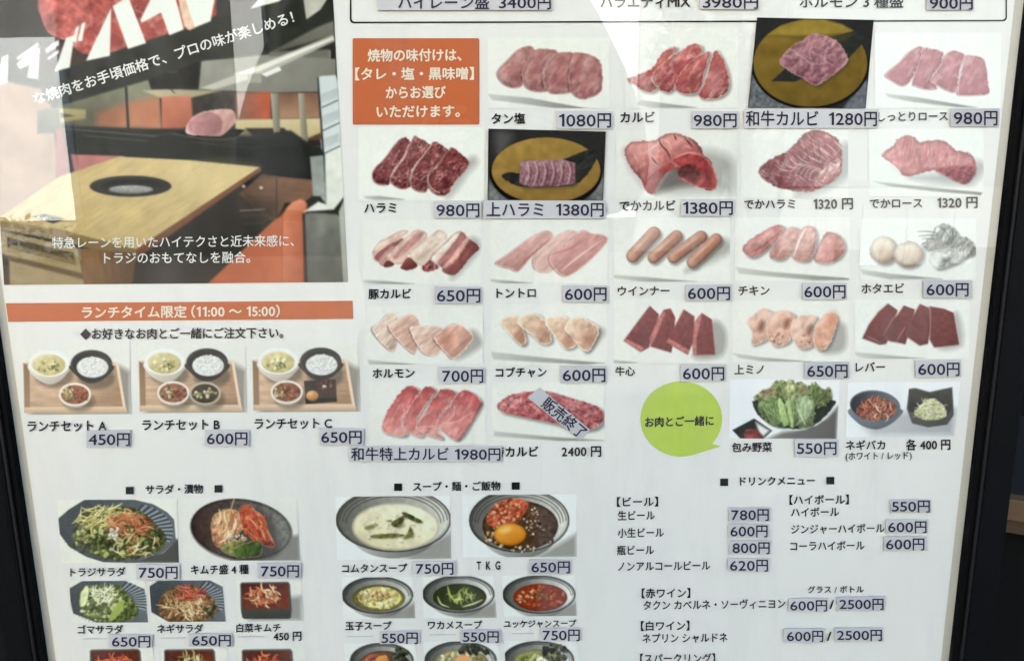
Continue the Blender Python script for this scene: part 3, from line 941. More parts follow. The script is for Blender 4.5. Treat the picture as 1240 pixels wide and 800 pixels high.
# big loin
P = Pic(R4(1052, 156, 1191, 238), (1000, 150, 5.1667), (219, 221, 217), seed=9)
wedge(P, [(290, 358), (500, 383), (980, 430), (970, 446), (640, 420), (400, 392)], (112, 112, 108))
P.poly([(930, 230), (1000, 270), (940, 360), (860, 385), (520, 340), (700, 310)], (140, 138, 134), None, alpha=.6, soft=5)
P.poly([(500, 75), (545, 80), (590, 115), (650, 105), (740, 105), (810, 160), (900, 185), (940, 240), (930, 290), (890, 370), (840, 370), (760, 330), (690, 290), (600, 310), (520, 330), (450, 300), (400, 240), (345, 200), (420, 135), (450, 95)], (200, 136, 134), 'meat_block', col2=(172, 100, 102), ang=60, nz=(.09, .11), rim=((228, 180, 174), 1.2, .4), dark=(5, .2), marb=((230, 190, 184), .3, .16, 75, 4), grain=(.10, .3, 80, 5), sub=4)
P.poly([(690, 290), (800, 265), (935, 272), (920, 340), (880, 374), (830, 365), (760, 330)], (160, 70, 74), None, col2=(128, 48, 54), ang=70, nz=(.25, .3), soft=2)
P.poly([(395, 240), (440, 270), (470, 310), (430, 305)], (228, 214, 204), None)
for k in range(8):
    P.line([(500 + k * 18 + 40 * (k > 3), 85 + k * 5), (470 + k * 26 + 30 * (k > 3), 190 + k * 6)], 1.1, (150, 78, 80), .5, taper=True)
for k in range(6):
    P.line([(560 + k * 55, 120 + k * 14), (540 + k * 55, 240 + k * 4)], 1.3, (232, 190, 184), .5, taper=True)
done(P, 'photo of one long wavy loin piece')

# pork belly strips
P = Pic(R4(439, 267, 583, 344), (440, 265, 7.75), SLAB, seed=10)
wedge(P, [(0, 572), (200, 582), (480, 612), (150, 612), (0, 596)])
P.poly([(1000, 190), (1095, 270), (900, 510), (830, 535)], (120, 118, 110), None, alpha=.6, soft=5)
k1 = dict(nz=(.08, .15), grain=(.10, .4, -50, 5), dark=(3, .08), sub=4)
P.poly([(350, 110), (420, 125), (250, 250), (150, 340), (130, 410), (95, 380), (90, 300), (150, 220), (250, 160)], (212, 180, 166), 'pork_strip', **k1)
P.poly([(370, 180), (330, 240), (200, 330), (150, 400), (105, 350), (200, 270)], (160, 100, 96), None, **k1)
P.poly([(260, 260), (300, 280), (290, 430), (210, 455), (150, 420), (150, 370)], (196, 148, 138), None, **k1)
P.poly([(230, 390), (290, 428), (212, 456), (190, 430)], (110, 66, 62), None)
P.poly([(400, 372), (460, 368), (512, 440), (420, 487), (348, 455)], (152, 84, 80), 'pork_strip', col2=(100, 52, 52), ang=60, rim=((214, 176, 164), 1, .5))
P.poly([(510, 100), (600, 150), (540, 230), (430, 330), (360, 420), (300, 420), (220, 350), (290, 280), (400, 170)], (220, 186, 172), None, **k1); 
P.poly([(515, 128), (560, 150), (480, 240), (320, 370), (280, 350), (400, 230)], (186, 134, 126), None, soft=2, **k1)
P.poly([(560, 398), (640, 388), (712, 460), (610, 497), (548, 470)], (140, 78, 76), 'pork_strip', nz=(.3, .5), rim=((216, 180, 170), 1, .6))
P.poly([(720, 105), (790, 160), (700, 260), (610, 400), (540, 440), (430, 330), (540, 230), (640, 150)], (214, 192, 176), None, **k1)
P.poly([(600, 280), (630, 300), (560, 370), (500, 370)], (168, 146, 130), None, soft=3, alpha=.7)
P.poly([(900, 118), (980, 180), (1090, 270), (1000, 360), (900, 490), (830, 525), (750, 490), (740, 450), (640, 390), (650, 340), (780, 210)], (168, 104, 98), 'pork_strip', col2=(128, 70, 68), ang=40, sh=SL, **k1)
P.poly([(880, 122), (915, 130), (800, 300), (705, 425), (640, 390), (650, 340), (780, 210)], (226, 200, 186), None, soft=1.5, **k1)
P.poly([(915, 140), (950, 170), (840, 330), (740, 420), (700, 400), (800, 290)], (176, 116, 110), None, soft=1.5, **k1)
P.poly([(960, 180), (990, 200), (880, 370), (800, 440), (745, 455), (830, 340)], (212, 160, 150), None, soft=1.5, **k1)
done(P, 'photo of four striped pork belly strips')

# pork neck
P = Pic(R4(594, 266, 736, 343), (430, 260, 4), SLAB, seed=11)
wedge(P, [(650, 310), (860, 332), (720, 336), (650, 322)])
k1 = dict(nz=(.06, .12), grain=(.10, .3, -42, 7), rim=((232, 204, 194), 1.5, .65), sub=4)
for pts, c in [([(930, 75), (960, 110), (860, 200), (795, 272), (750, 262), (680, 235), (740, 190), (850, 110)], (212, 164, 156)),
               ([(1030, 75), (1090, 100), (1000, 180), (960, 270), (880, 270), (862, 210), (930, 140)], (222, 182, 172)),
               ([(1100, 75), (1150, 90), (1205, 98), (1222, 130), (1130, 230), (1030, 297), (970, 270), (940, 200), (1010, 150)], (208, 154, 148))]:
    P.shadow(pts, *SL)
    P.poly(pts, c, 'pork_strip', col2=tuple(v - 34 for v in c), ang=70, **k1)
P.line([(790, 255), (860, 190), (940, 120)], 2, (150, 88, 86), .6, taper=True)
P.line([(1000, 270), (1100, 190), (1200, 120)], 2.6, (228, 200, 190), .6, taper=True)
P.line([(960, 190), (1050, 160), (1130, 110)], 2, (160, 96, 94), .5, taper=True)
done(P, 'photo of three pale pork neck strips')

# sausages
P = Pic(R4(743, 264, 884, 341), (740, 260, 4.1333), (217, 218, 212), seed=12)
wedge(P, [(0, 300), (180, 312), (430, 336), (180, 338), (20, 318)])
P.poly([(540, 130), (600, 140), (590, 190), (420, 275), (380, 270)], (130, 128, 122), None, alpha=.65, soft=5)
for (ax, ay), (qx, qy), r in (((215, 92), (108, 206), 33), ((328, 108), (212, 212), 31), ((450, 110), (312, 212), 31), ((526, 124), (408, 236), 31)):
    th = math.atan2(qy - ay, qx - ax)
    pts = [(ax + r * math.cos(th + math.pi / 2 + math.pi * k / 8), ay + r * math.sin(th + math.pi / 2 + math.pi * k / 8)) for k in range(9)] + \
          [(qx + r * math.cos(th - math.pi / 2 + math.pi * k / 8), qy + r * math.sin(th - math.pi / 2 + math.pi * k / 8)) for k in range(9)]
    P.shadow(pts, 2.5, 3, 2.5, .5, smooth=False)
    P.poly(pts, (212, 162, 138), 'sausage', smooth=False, col2=(136, 84, 66), ang=math.degrees(th) - 90, dark=(3.2, .22), nz=(.05, .3))
    nx, ny = math.sin(th) * -8, math.cos(th) * 8
    P.line([(ax - 6 + nx, ay + 2 - abs(ny) * .5), (qx - 6 + nx, qy - abs(ny) * .5)], 1.8, (228, 184, 156), .55, taper=True)
    P.poly(ellipse(qx - 4, qy + 4, 14, 12), (214, 168, 140), None, alpha=.4, soft=3)
done(P, 'photo of four sausages in a row')

# chicken
P = Pic(R4(890, 263, 1029, 340), (740, 260, 4.1333), (217, 218, 213), seed=13)
wedge(P, [(625, 262), (800, 285), (1190, 318), (1190, 326), (1020, 328), (640, 295)])
k1 = dict(nz=(.11, .12), grain=(.10, .3, -50, 5), rim=((232, 194, 186), 1.3, .5), dark=(4, .16), marb=((230, 190, 182), .3, .14, -50, 3), sub=4)
for pts, c in [([(840, 50), (870, 70), (830, 130), (740, 205), (690, 212), (655, 170), (690, 130), (770, 75)], (208, 146, 138)),
               ([(890, 65), (940, 70), (930, 130), (880, 210), (830, 228), (790, 200), (830, 130)], (220, 168, 158)),
               ([(1090, 85), (1140, 100), (1172, 150), (1150, 210), (1080, 245), (1015, 230), (1030, 170), (1060, 110)], (206, 142, 134)),
               ([(980, 55), (1020, 70), (1030, 140), (1000, 220), (950, 235), (900, 205), (930, 130), (945, 80)], (218, 170, 160))]:
    P.shadow(pts, *SH)
    P.poly(pts, c, 'chicken_piece', col2=tuple(v - 44 for v in c), ang=60, **k1)
P.line([(975, 65), (945, 120), (915, 200)], 2.6, (238, 220, 210), .8, taper=True)
P.line([(700, 190), (780, 140), (850, 80)], 1.6, (130, 60, 58), .6, taper=True)
done(P, 'photo of four raw chicken pieces')

# scallops and shrimps
P = Pic(R4(1041, 265, 1182, 339), (1000, 260, 5.1667), (217, 220, 217), seed=14)
wedge(P, [(215, 342), (420, 370), (730, 402), (400, 404), (230, 372)], (120, 122, 120))
for cx, cy, rx, ry, rot in ((360, 220, 86, 86, 20), (515, 248, 92, 80, -12)):
    e = ellipse(cx, cy, rx, ry, rot, 14)
    P.shadow(e, 3, 3, 3, .45)
    P.poly(e, (226, 218, 202), 'scallop', col2=(176, 152, 132), ang=60, nz=(.05, .12), dark=(6, .16), grain=(.05, .4, 70, 4), warp=1.4)
    P.poly(ellipse(cx - 4, cy - 24, rx * .72, ry * .5, rot, 12), (234, 226, 212), None, alpha=.5, soft=6)
    P.poly(ellipse(cx - 6, cy - 6, rx * .16, ry * .3, 30, 10), (192, 160, 146), None, alpha=.55, soft=4)
    P.line([(cx + rx * .55, cy - ry * .45), (cx + rx * .72, cy), (cx + rx * .5, cy + ry * .5)], 2, (206, 168, 152), .5, taper=True)


for pts, c in [([(690, 66), (760, 58), (815, 95), (835, 150), (780, 190), (700, 205), (630, 215), (598, 180), (650, 140)], (172, 176, 170)), ([(820, 140), (880, 140), (925, 185), (935, 235), (880, 260), (820, 250), (780, 210)], (150, 152, 142)),
               ([(640, 262), (690, 228), (770, 215), (850, 200), (905, 230), (850, 285), (760, 325), (700, 338), (660, 310)], (206, 208, 202))]:
    P.shadow(pts, 2.2, 2.4, 2.6, .5)
    P.poly(pts, c, 'shrimp', col2=tuple(v * .74 for v in c), ang=60, nz=(.2, .2), rim=((222, 224, 220), 1.1, .5), dark=(3, .2), sub=4, warp=1.8, wet=.35)
for k in range(5):
    P.line([(690 + k * 24, 90 + k * 10), (672 + k * 24, 130 + k * 10), (690 + k * 22, 185 + k * 4)], 1.2, (98, 102, 100), .55, taper=True)
    P.line([(830 + k * 18, 160 + k * 10), (800 + k * 20, 200 + k * 9), (800 + k * 22, 235 + k * 4)], 1.1, (96, 98, 90), .5, taper=True)
    P.line([(690 + k * 34, 245 - k * 6), (690 + k * 34, 280 - k * 6), (712 + k * 32, 318 - k * 14)], 1.1, (140, 142, 136), .5, taper=True)
P.poly([(640, 262), (690, 240), (720, 280), (690, 330), (655, 308)], (234, 236, 234), None, alpha=.7, soft=4)
for ln in ([(575, 105), (640, 105), (700, 112)], [(580, 135), (640, 128), (690, 130)], [(600, 150), (680, 150)], [(760, 70), (790, 100), (800, 150)], [(700, 75), (740, 95), (770, 140)]):
    P.line(ln, 1.2, (84, 88, 86), .75, 'shrimp', taper=True)
done(P, 'photo of two round scallops and grey shrimps')

# folded pink tripe
P = Pic(R4(441, 370, 585, 441), (430, 360, 4), SLAB, seed=15)
wedge(P, [(60, 302), (220, 318), (350, 330), (70, 332)])
P.poly([(560, 160), (610, 200), (608, 240), (490, 300)], (135, 132, 124), None, alpha=.65, soft=4)
for pts, c in [([(160, 80), (210, 95), (205, 235), (165, 255), (80, 160), (120, 120)], (228, 202, 184)), ([(275, 80), (315, 130), (300, 255), (265, 262), (160, 150), (200, 110)], (226, 186, 168)),
               ([(290, 140), (430, 150), (410, 268), (330, 270), (265, 160)], (230, 196, 180)), ([(490, 125), (570, 180), (560, 220), (480, 298), (440, 270), (380, 200), (410, 165)], (224, 176, 158))]:
    P.shadow(pts, *SL)
    P.poly(pts, c, 'tripe_piece', col2=tuple(v - 40 for v in c), ang=50, nz=(.06, .12), grain=(.20, .42, -42, 7), rim=((238, 218, 204), 1.7, .7), sub=3)
P.poly(ellipse(440, 200, 30, 36, 30), (172, 104, 84), None, alpha=.5, soft=4)
done(P, 'photo of four folded pink tripe pieces')

# cream offal
P = Pic(R4(595, 368, 735, 442), (430, 360, 4), SLAB, seed=16)
wedge(P, [(655, 262), (900, 290), (1210, 318), (1100, 325), (670, 300)])
P.poly([(1170, 150), (1212, 175), (1120, 270)], (140, 136, 128), None, alpha=.65, soft=4)
for pts in [[(700, 115), (760, 85), (800, 110), (830, 200), (820, 230), (790, 225), (730, 160)], [(780, 115), (860, 75), (920, 110), (955, 205), (910, 228), (860, 190)],
            [(915, 110), (970, 92), (1030, 100), (1080, 215), (1020, 250), (960, 180)], [(1010, 150), (1070, 90), (1180, 145), (1150, 240), (1110, 262), (1050, 195)]]:
    P.shadow(pts, *SH)
    P.poly(pts, (226, 200, 172), 'offal_piece', col2=(178, 128, 104), ang=30, nz=(.10, .14), marb=((236, 218, 196), .3, .16, 45, 2.2), rim=((238, 224, 206), 2.2, .7), dark=(2, .1), sub=3)
for c in ((800, 190), (915, 190), (1040, 205), (1130, 200)):
    P.poly(ellipse(c[0], c[1], 24, 30, 25), (150, 98, 76), None, alpha=.4, soft=4)
done(P, 'photo of four cream coloured offal pieces')

# beef heart
P = Pic(R4(743, 363, 882, 440), (740, 360, 4.1333), SLAB, seed=17)
wedge(P, [(0, 312), (130, 326), (60, 332), (0, 326)])
P.poly([(505, 120), (575, 170), (555, 290), (410, 295)], (124, 122, 114), None, alpha=.65, soft=4)
for pts in [[(195, 42), (240, 85), (225, 140), (200, 200), (190, 250), (150, 272), (65, 215), (120, 140)], [(265, 62), (298, 55), (322, 100), (312, 220), (302, 275), (200, 245), (192, 205), (235, 110)],
            [(365, 60), (418, 95), (412, 220), (385, 285), (275, 222), (312, 160)], [(455, 78), (505, 110), (522, 285), (415, 287), (408, 220), (418, 125)]]:
    P.shadow(pts, *SL, smooth=False)
    P.poly(pts, (136, 56, 60), 'heart_slice', smooth=False, col2=(108, 38, 44), ang=50, nz=(.16, .3), grain=(.12, .5, -60, 4), rim=((176, 96, 94), .9, .5))
for pts in [[(65, 213), (72, 205), (165, 250), (150, 272)], [(235, 110), (265, 62), (272, 80), (215, 215), (200, 245), (192, 205)], [(275, 222), (290, 205), (392, 262), (385, 285)], [(418, 125), (455, 78), (450, 110), (428, 200), (428, 286), (415, 287), (408, 220)]]:
    P.poly(pts, (182, 104, 100), None, smooth=False, nz=(.2, .4), soft=1)
done(P, 'photo of four angular dark red heart slices')

# thick tripe
P = Pic(R4(887, 364, 1028, 438), (740, 360, 4.1333), SLAB, seed=18)
wedge(P, [(605, 278), (760, 300), (1000, 322), (760, 320), (640, 302)])
P.poly([(1120, 130), (1175, 150), (1165, 265), (1050, 270)], (130, 128, 122), None, alpha=.65, soft=4)
for pts, c in [([(760, 55), (810, 75), (780, 130), (790, 200), (730, 235), (700, 230), (705, 170), (680, 120), (720, 80)], (226, 180, 160)), ([(850, 62), (920, 85), (905, 140), (895, 220), (820, 245), (785, 200), (775, 150), (795, 95)], (226, 178, 158)),
               ([(950, 92), (1030, 95), (1005, 150), (1015, 235), (950, 258), (905, 200), (905, 130)], (228, 184, 166)), ([(1080, 80), (1130, 90), (1125, 150), (1090, 240), (1050, 265), (1015, 240), (1020, 150)], (228, 172, 146))]:
    P.shadow(pts, *SH)
    P.poly(pts, c, 'tripe_piece', col2=tuple(v - 38 for v in c), ang=50, nz=(.10, .14), marb=((240, 214, 198), .3, .18, 60, 1.8), rim=((240, 212, 196), 1.8, .6), dark=(3, .16), sub=4)
for c in ((752, 145), (880, 130), (995, 165)):
    P.poly(ellipse(c[0], c[1], 14, 26, 20), (110, 62, 48), None, alpha=.75, soft=3)
P.poly(ellipse(1105, 115, 26, 45, 15), (206, 128, 92), None, alpha=.6, soft=5)
P.blobs(830, 200, 40, 30, 10, (1.2, 2.6), [(226, 180, 160), (206, 150, 130)], None); P.blobs(970, 210, 40, 30, 8, (1.2, 2.6), [(226, 180, 160), (206, 150, 130)], None)
done(P, 'photo of four curly pale tripe pieces')

# liver
P = Pic(R4(1035, 363, 1174, 434), (1000, 360, 5.1667), (216, 219, 215), seed=19)
wedge(P, [(180, 340), (400, 362), (640, 385), (300, 388), (190, 368)], (128, 130, 128))
P.poly([(800, 100), (845, 140), (850, 300), (700, 312)], (130, 128, 126), None, alpha=.55, soft=4)
for pts in [[(390, 38), (450, 80), (420, 180), (380, 290), (340, 295), (230, 255), (270, 170), (330, 90)], [(490, 50), (558, 75), (540, 150), (500, 292), (400, 272), (370, 260), (420, 150)],
            [(590, 40), (645, 65), (655, 170), (640, 290), (590, 300), (500, 240), (540, 130)], [(650, 55), (740, 70), (800, 95), (835, 295), (680, 312), (650, 260)]]:
    P.shadow(pts, *SL, smooth=False)
    P.poly(pts, (124, 56, 58), 'liver_slice', smooth=False, col2=(98, 40, 44), ang=60, nz=(.14, .2), rim=((170, 98, 96), .9, .6), dark=(3, .1))
for ln in ([(360, 240), (410, 150), (450, 90)], [(440, 280), (480, 210), (500, 180)], [(250, 240), (340, 280)], [(655, 70), (655, 250)]):
    P.line(ln, 1.2, (206, 140, 136), .6, taper=True)
done(P, 'photo of four smooth dark liver slices')

# best rib slices
P = Pic(R4(447, 464, 588, 537), (420, 450, 3.875), SLAB, seed=20)
for pts in [[(280, 68), (345, 90), (300, 180), (255, 230), (285, 290), (240, 302), (160, 265), (210, 150)], [(370, 68), (420, 90), (360, 170), (325, 250), (360, 295), (330, 302), (260, 250), (300, 150)],
            [(440, 82), (515, 100), (450, 190), (415, 260), (450, 305), (430, 312), (325, 265), (370, 180)], [(545, 82), (632, 135), (590, 230), (520, 322), (440, 272), (410, 262), (480, 160)]]:
    P.shadow(pts, *SH)
    P.poly(pts, (180, 84, 84), 'meat_slice', col2=(206, 132, 126), ang=100, nz=(.10, .10), rim=((234, 192, 182), 1.3, .8), dark=(3, .12), grain=(.08, .3, -60, 5), marb=((228, 180, 172), .3, .12, -60, 3), sub=3)
for ln in ([(450, 240), (510, 235), (590, 190)], [(455, 245), (500, 200), (505, 160)], [(250, 225), (270, 190), (262, 160)], [(340, 245), (350, 215), (400, 180)], [(330, 262), (400, 255), (420, 262)]):
    P.line(ln, 1.7, (228, 180, 172), .6, taper=True)
for c in ((240, 275), (335, 280), (410, 285), (470, 250)):
    P.poly(ellipse(c[0], c[1], 34, 14, -20, 12), (226, 180, 172), None, alpha=.5, soft=3)
for pts in ([(280, 68), (345, 90), (335, 105), (270, 84)], [(370, 68), (420, 90), (410, 103), (360, 84)], [(440, 82), (515, 100), (505, 115), (432, 98)]):
    P.poly(pts, (150, 84, 82), None, smooth=False, alpha=.6, soft=1.2)
P.poly([(630, 140), (640, 150), (530, 325), (520, 322), (590, 230)], (110, 60, 58), None, alpha=.7, smooth=False, soft=1.5)
done(P, 'photo of four red beef slices with white edges')

# long marbled piece
P = Pic(R4(596, 463, 732, 534), (420, 450, 3.875), SLAB, seed=21)
wedge(P, [(690, 278), (950, 304), (1205, 322), (1000, 324), (690, 302)], (110, 110, 104))
pts = [(720, 140), (780, 105), (870, 90), (960, 95), (1080, 130), (1190, 170), (1202, 230), (1150, 270), (1050, 262), (960, 240), (840, 215), (730, 190), (706, 162)]
P.shadow(pts, 4, 3, 3, .5)
P.poly(pts, (184, 98, 98), 'meat_block', col2=(150, 66, 70), ang=60, nz=(.2, .25), rim=((226, 178, 168), 1.3, .5), dark=(4, .12), marb=((232, 192, 184), .9, .3, 25, 1.8), sub=4)
done(P, 'photo of one long marbled beef piece')


# ---- salads, bowls and trays
def bowl(P, cx, cy, rx, ry, rim=(48, 50, 48), wall=(108, 108, 102), wall2=(176, 176, 168), body=(222, 222, 216), depth=60, rings=0, name='bowl'):
    P.sat = .92; P.con = .14
    e = ellipse(cx, cy + depth * .55, rx * .80, ry * .95, 0, 30)
    P.poly(e, body, name, smooth=False, col2=tuple(v * .52 for v in body), ang=50)
    P.poly(ellipse(cx, cy, rx, ry, 0, 40), rim, name, smooth=False, reuse=True)
    w = 1.5 * P.s
    P.poly(ellipse(cx, cy - w * .1, rx - w, ry - w * .8, 0, 40), tuple(v * .78 for v in wall), None, smooth=False, col2=tuple(min(v * 1.12, 240) for v in wall2), ang=8, nz=(.06, .2), dark=(4, .22))
    for k in range(rings):
        f = 0.93 - k * 0.055
        p = ellipse(cx, cy + ry * .04 * k, rx * f, ry * f, 0, 40)
        P.line([tuple(q) for q in p[20:40]] + [tuple(p[0])], .9, (52, 54, 52), .8, smooth=False)


# lettuce
P = Pic([(884, 459), (1017, 459), (1013.5, 531), (883, 530.5)], (880, 455, 8.2667), (224, 227, 226), seed=22)
P.poly([(1115, 305), (1100, 640), (380, 640), (560, 560), (760, 530), (1000, 420)], (126, 124, 122), None, smooth=False, soft=3, col2=(96, 94, 92), ang=0)
P.poly([(262, 280), (300, 240), (700, 200), (1060, 240), (1075, 310), (990, 425), (860, 514), (700, 544), (520, 526), (400, 472), (300, 380)], (206, 208, 206), 'bowl')
P.poly([(265, 280), (300, 240), (700, 200), (1060, 240), (1072, 300), (960, 430), (850, 500), (680, 530), (520, 510), (400, 460), (300, 370)], (50, 56, 50), 'bowl', reuse=True, nz=(.1, .2))
lk = dict(nz=(.2, .2), rim=((206, 214, 160), 1.0, .5), dark=(3, .2), sub=3, warp=2.2, grain=(.14, .5, 70, 5))
for pts, c in [([(440, 110), (520, 45), (600, 55), (630, 150), (600, 250), (470, 240), (410, 190)], (138, 154, 94)), ([(270, 225), (300, 178), (400, 130), (480, 120), (500, 190), (380, 245)], (186, 176, 128)),
               ([(665, 90), (750, 60), (812, 120), (800, 230), (680, 245)], (158, 172, 112)), ([(815, 110), (880, 62), (965, 130), (1028, 112), (1050, 220), (985, 290), (868, 318), (825, 210)], (124, 142, 86)),
               ([(600, 66), (662, 36), (700, 240), (610, 255)], (192, 202, 140)), ([(310, 300), (350, 245), (500, 205), (590, 330), (600, 500), (460, 495), (345, 400)], (124, 148, 92)),
               ([(680, 255), (780, 190), (868, 240), (870, 480), (780, 514), (690, 495)], (158, 178, 130)), ([(580, 262), (670, 250), (712, 470), (662, 514), (612, 470)], (140, 164, 100))]:
    P.shadow(pts, 1, 1.4, 2.2, .55, col=(26, 38, 20))
    P.poly(pts, c, 'lettuce', reuse=True, col2=tuple(v * .62 for v in c), ang=80, **lk)
    q = np.array(pts, dtype=float); m_ = q.mean(0); i0 = int(q[:, 1].argmax()); b_ = q[i0] * .8 + m_ * .2
    for k in range(0, len(q)):
        if q[k][1] < m_[1] + 40: P.line([tuple(b_), tuple((b_ + q[k]) / 2 + np.array([6, -4])), tuple(q[k] * .85 + m_ * .15)], .8, tuple(min(v * 1.28, 245) for v in c), .65, taper=True)
P.poly([(508, 268), (550, 232), (622, 460), (600, 497), (562, 480)], (190, 210, 146), 'lettuce', reuse=True, col2=(136, 164, 92), ang=20, sh=(1.5, 1, 2, .5), nz=(.06, .3))
P.poly([(600, 275), (630, 262), (668, 480), (640, 500)], (176, 196, 132), None, nz=(.06, .3), soft=1.2)
for k in range(9):
    P.line([(705 + k * 4, 490 - k * 26), (770, 430 - k * 24), (858, 380 - k * 22)], .9, (216, 228, 196), .75, taper=True)
P.line([(690, 300), (740, 400), (790, 500)], 1.4, (206, 218, 180), .7, taper=True)
for k in range(8):
    P.line([(450 + k * 8, 490), (410 + k * 24, 390), (350 + k * 34, 280 - k * 4)], .9, (182, 200, 140), .6, taper=True)
for x, y in ((300, 195), (360, 160), (440, 125), (500, 62), (560, 52), (640, 50), (720, 72), (780, 100), (880, 78), (950, 130), (1020, 130), (1035, 200), (960, 280), (480, 210), (820, 220)):
    P.blobs(x, y, 16, 10, 2, (.8, 1.8), [(208, 212, 150), (176, 184, 116), (150, 140, 92), (120, 134, 76)], 'lettuce', .4)
P.poly([(380, 150), (460, 128), (450, 170), (390, 185)], (98, 72, 52), None, soft=3, alpha=.7)
P.poly([(700, 140), (780, 105), (800, 130), (740, 170)], (120, 96, 66), None, soft=3, alpha=.6)
P.poly([(55, 540), (275, 425), (455, 545), (400, 600), (350, 640), (150, 640)], (44, 48, 48), 'sauce_dish', smooth=False)
P.poly([(290, 460), (432, 545), (370, 604), (320, 560)], (214, 216, 214), None, smooth=False, soft=2)
P.poly([(180, 545), (240, 530), (300, 535), (350, 600), (340, 640), (190, 640)], (138, 66, 62), 'sauce', nz=(.2, .2))
done(P, 'photo of a dark bowl of lettuce leaves with a sauce dish')

# shredded leek in two dishes
P = Pic([(1027, 463), (1163, 462), (1156, 528), (1024, 529)], (1000, 450, 5.1667), (222, 226, 226), seed=23)
P.poly([(440, 250), (815, 235), (800, 398), (300, 402), (230, 350)], (184, 186, 190), None, smooth=False, soft=6, col2=(160, 162, 166), ang=0)
P.poly([(150, 230), (465, 230), (440, 300), (360, 350), (290, 358), (200, 320)], (124, 132, 140), 'round_bowl', col2=(92, 98, 106), ang=70)
P.poly(ellipse(308, 212, 159, 96, 6, 36), (96, 102, 108), 'round_bowl', smooth=False, reuse=True)
P.poly(ellipse(306, 214, 150, 88, 6, 36), (58, 60, 64), None, smooth=False, col2=(104, 112, 120), ang=0)
P.poly([(190, 240), (260, 170), (340, 160), (430, 200), (430, 270), (320, 302), (230, 290)], (132, 78, 58), 'spicy_leek', nz=(.3, .4))
P.strands(325, 232, 105, 62, 46, (7, 15), (.9, 1.7), [(196, 122, 90), (176, 86, 62), (222, 184, 158), (150, 66, 50)], (30, 150), .7, 'spicy_leek')
P.poly([(505, 230), (520, 105), (560, 100), (650, 125), (740, 105), (792, 95), (800, 230), (800, 270), (760, 330), (640, 347), (540, 322)], (112, 110, 104), 'square_dish', smooth=False, col2=(84, 82, 78), ang=70)
P.poly([(522, 112), (560, 106), (650, 132), (740, 112), (786, 104), (790, 235), (760, 268), (640, 296), (516, 244)], (84, 84, 78), None, smooth=False, col2=(64, 62, 58), ang=90, nz=(.08, .2))
P.poly([(555, 250), (600, 200), (640, 170), (690, 172), (750, 230), (745, 285), (640, 302), (570, 282)], (190, 188, 146), 'white_leek', nz=(.15, .4))
P.strands(655, 238, 95, 55, 60, (6, 13), (.7, 1.2), [(214, 212, 172), (196, 194, 146), (228, 228, 200), (176, 180, 128)], (-30, 100), .9, 'white_leek', .35)
done(P, 'photo of red leek in a round bowl and white leek in a square dish')


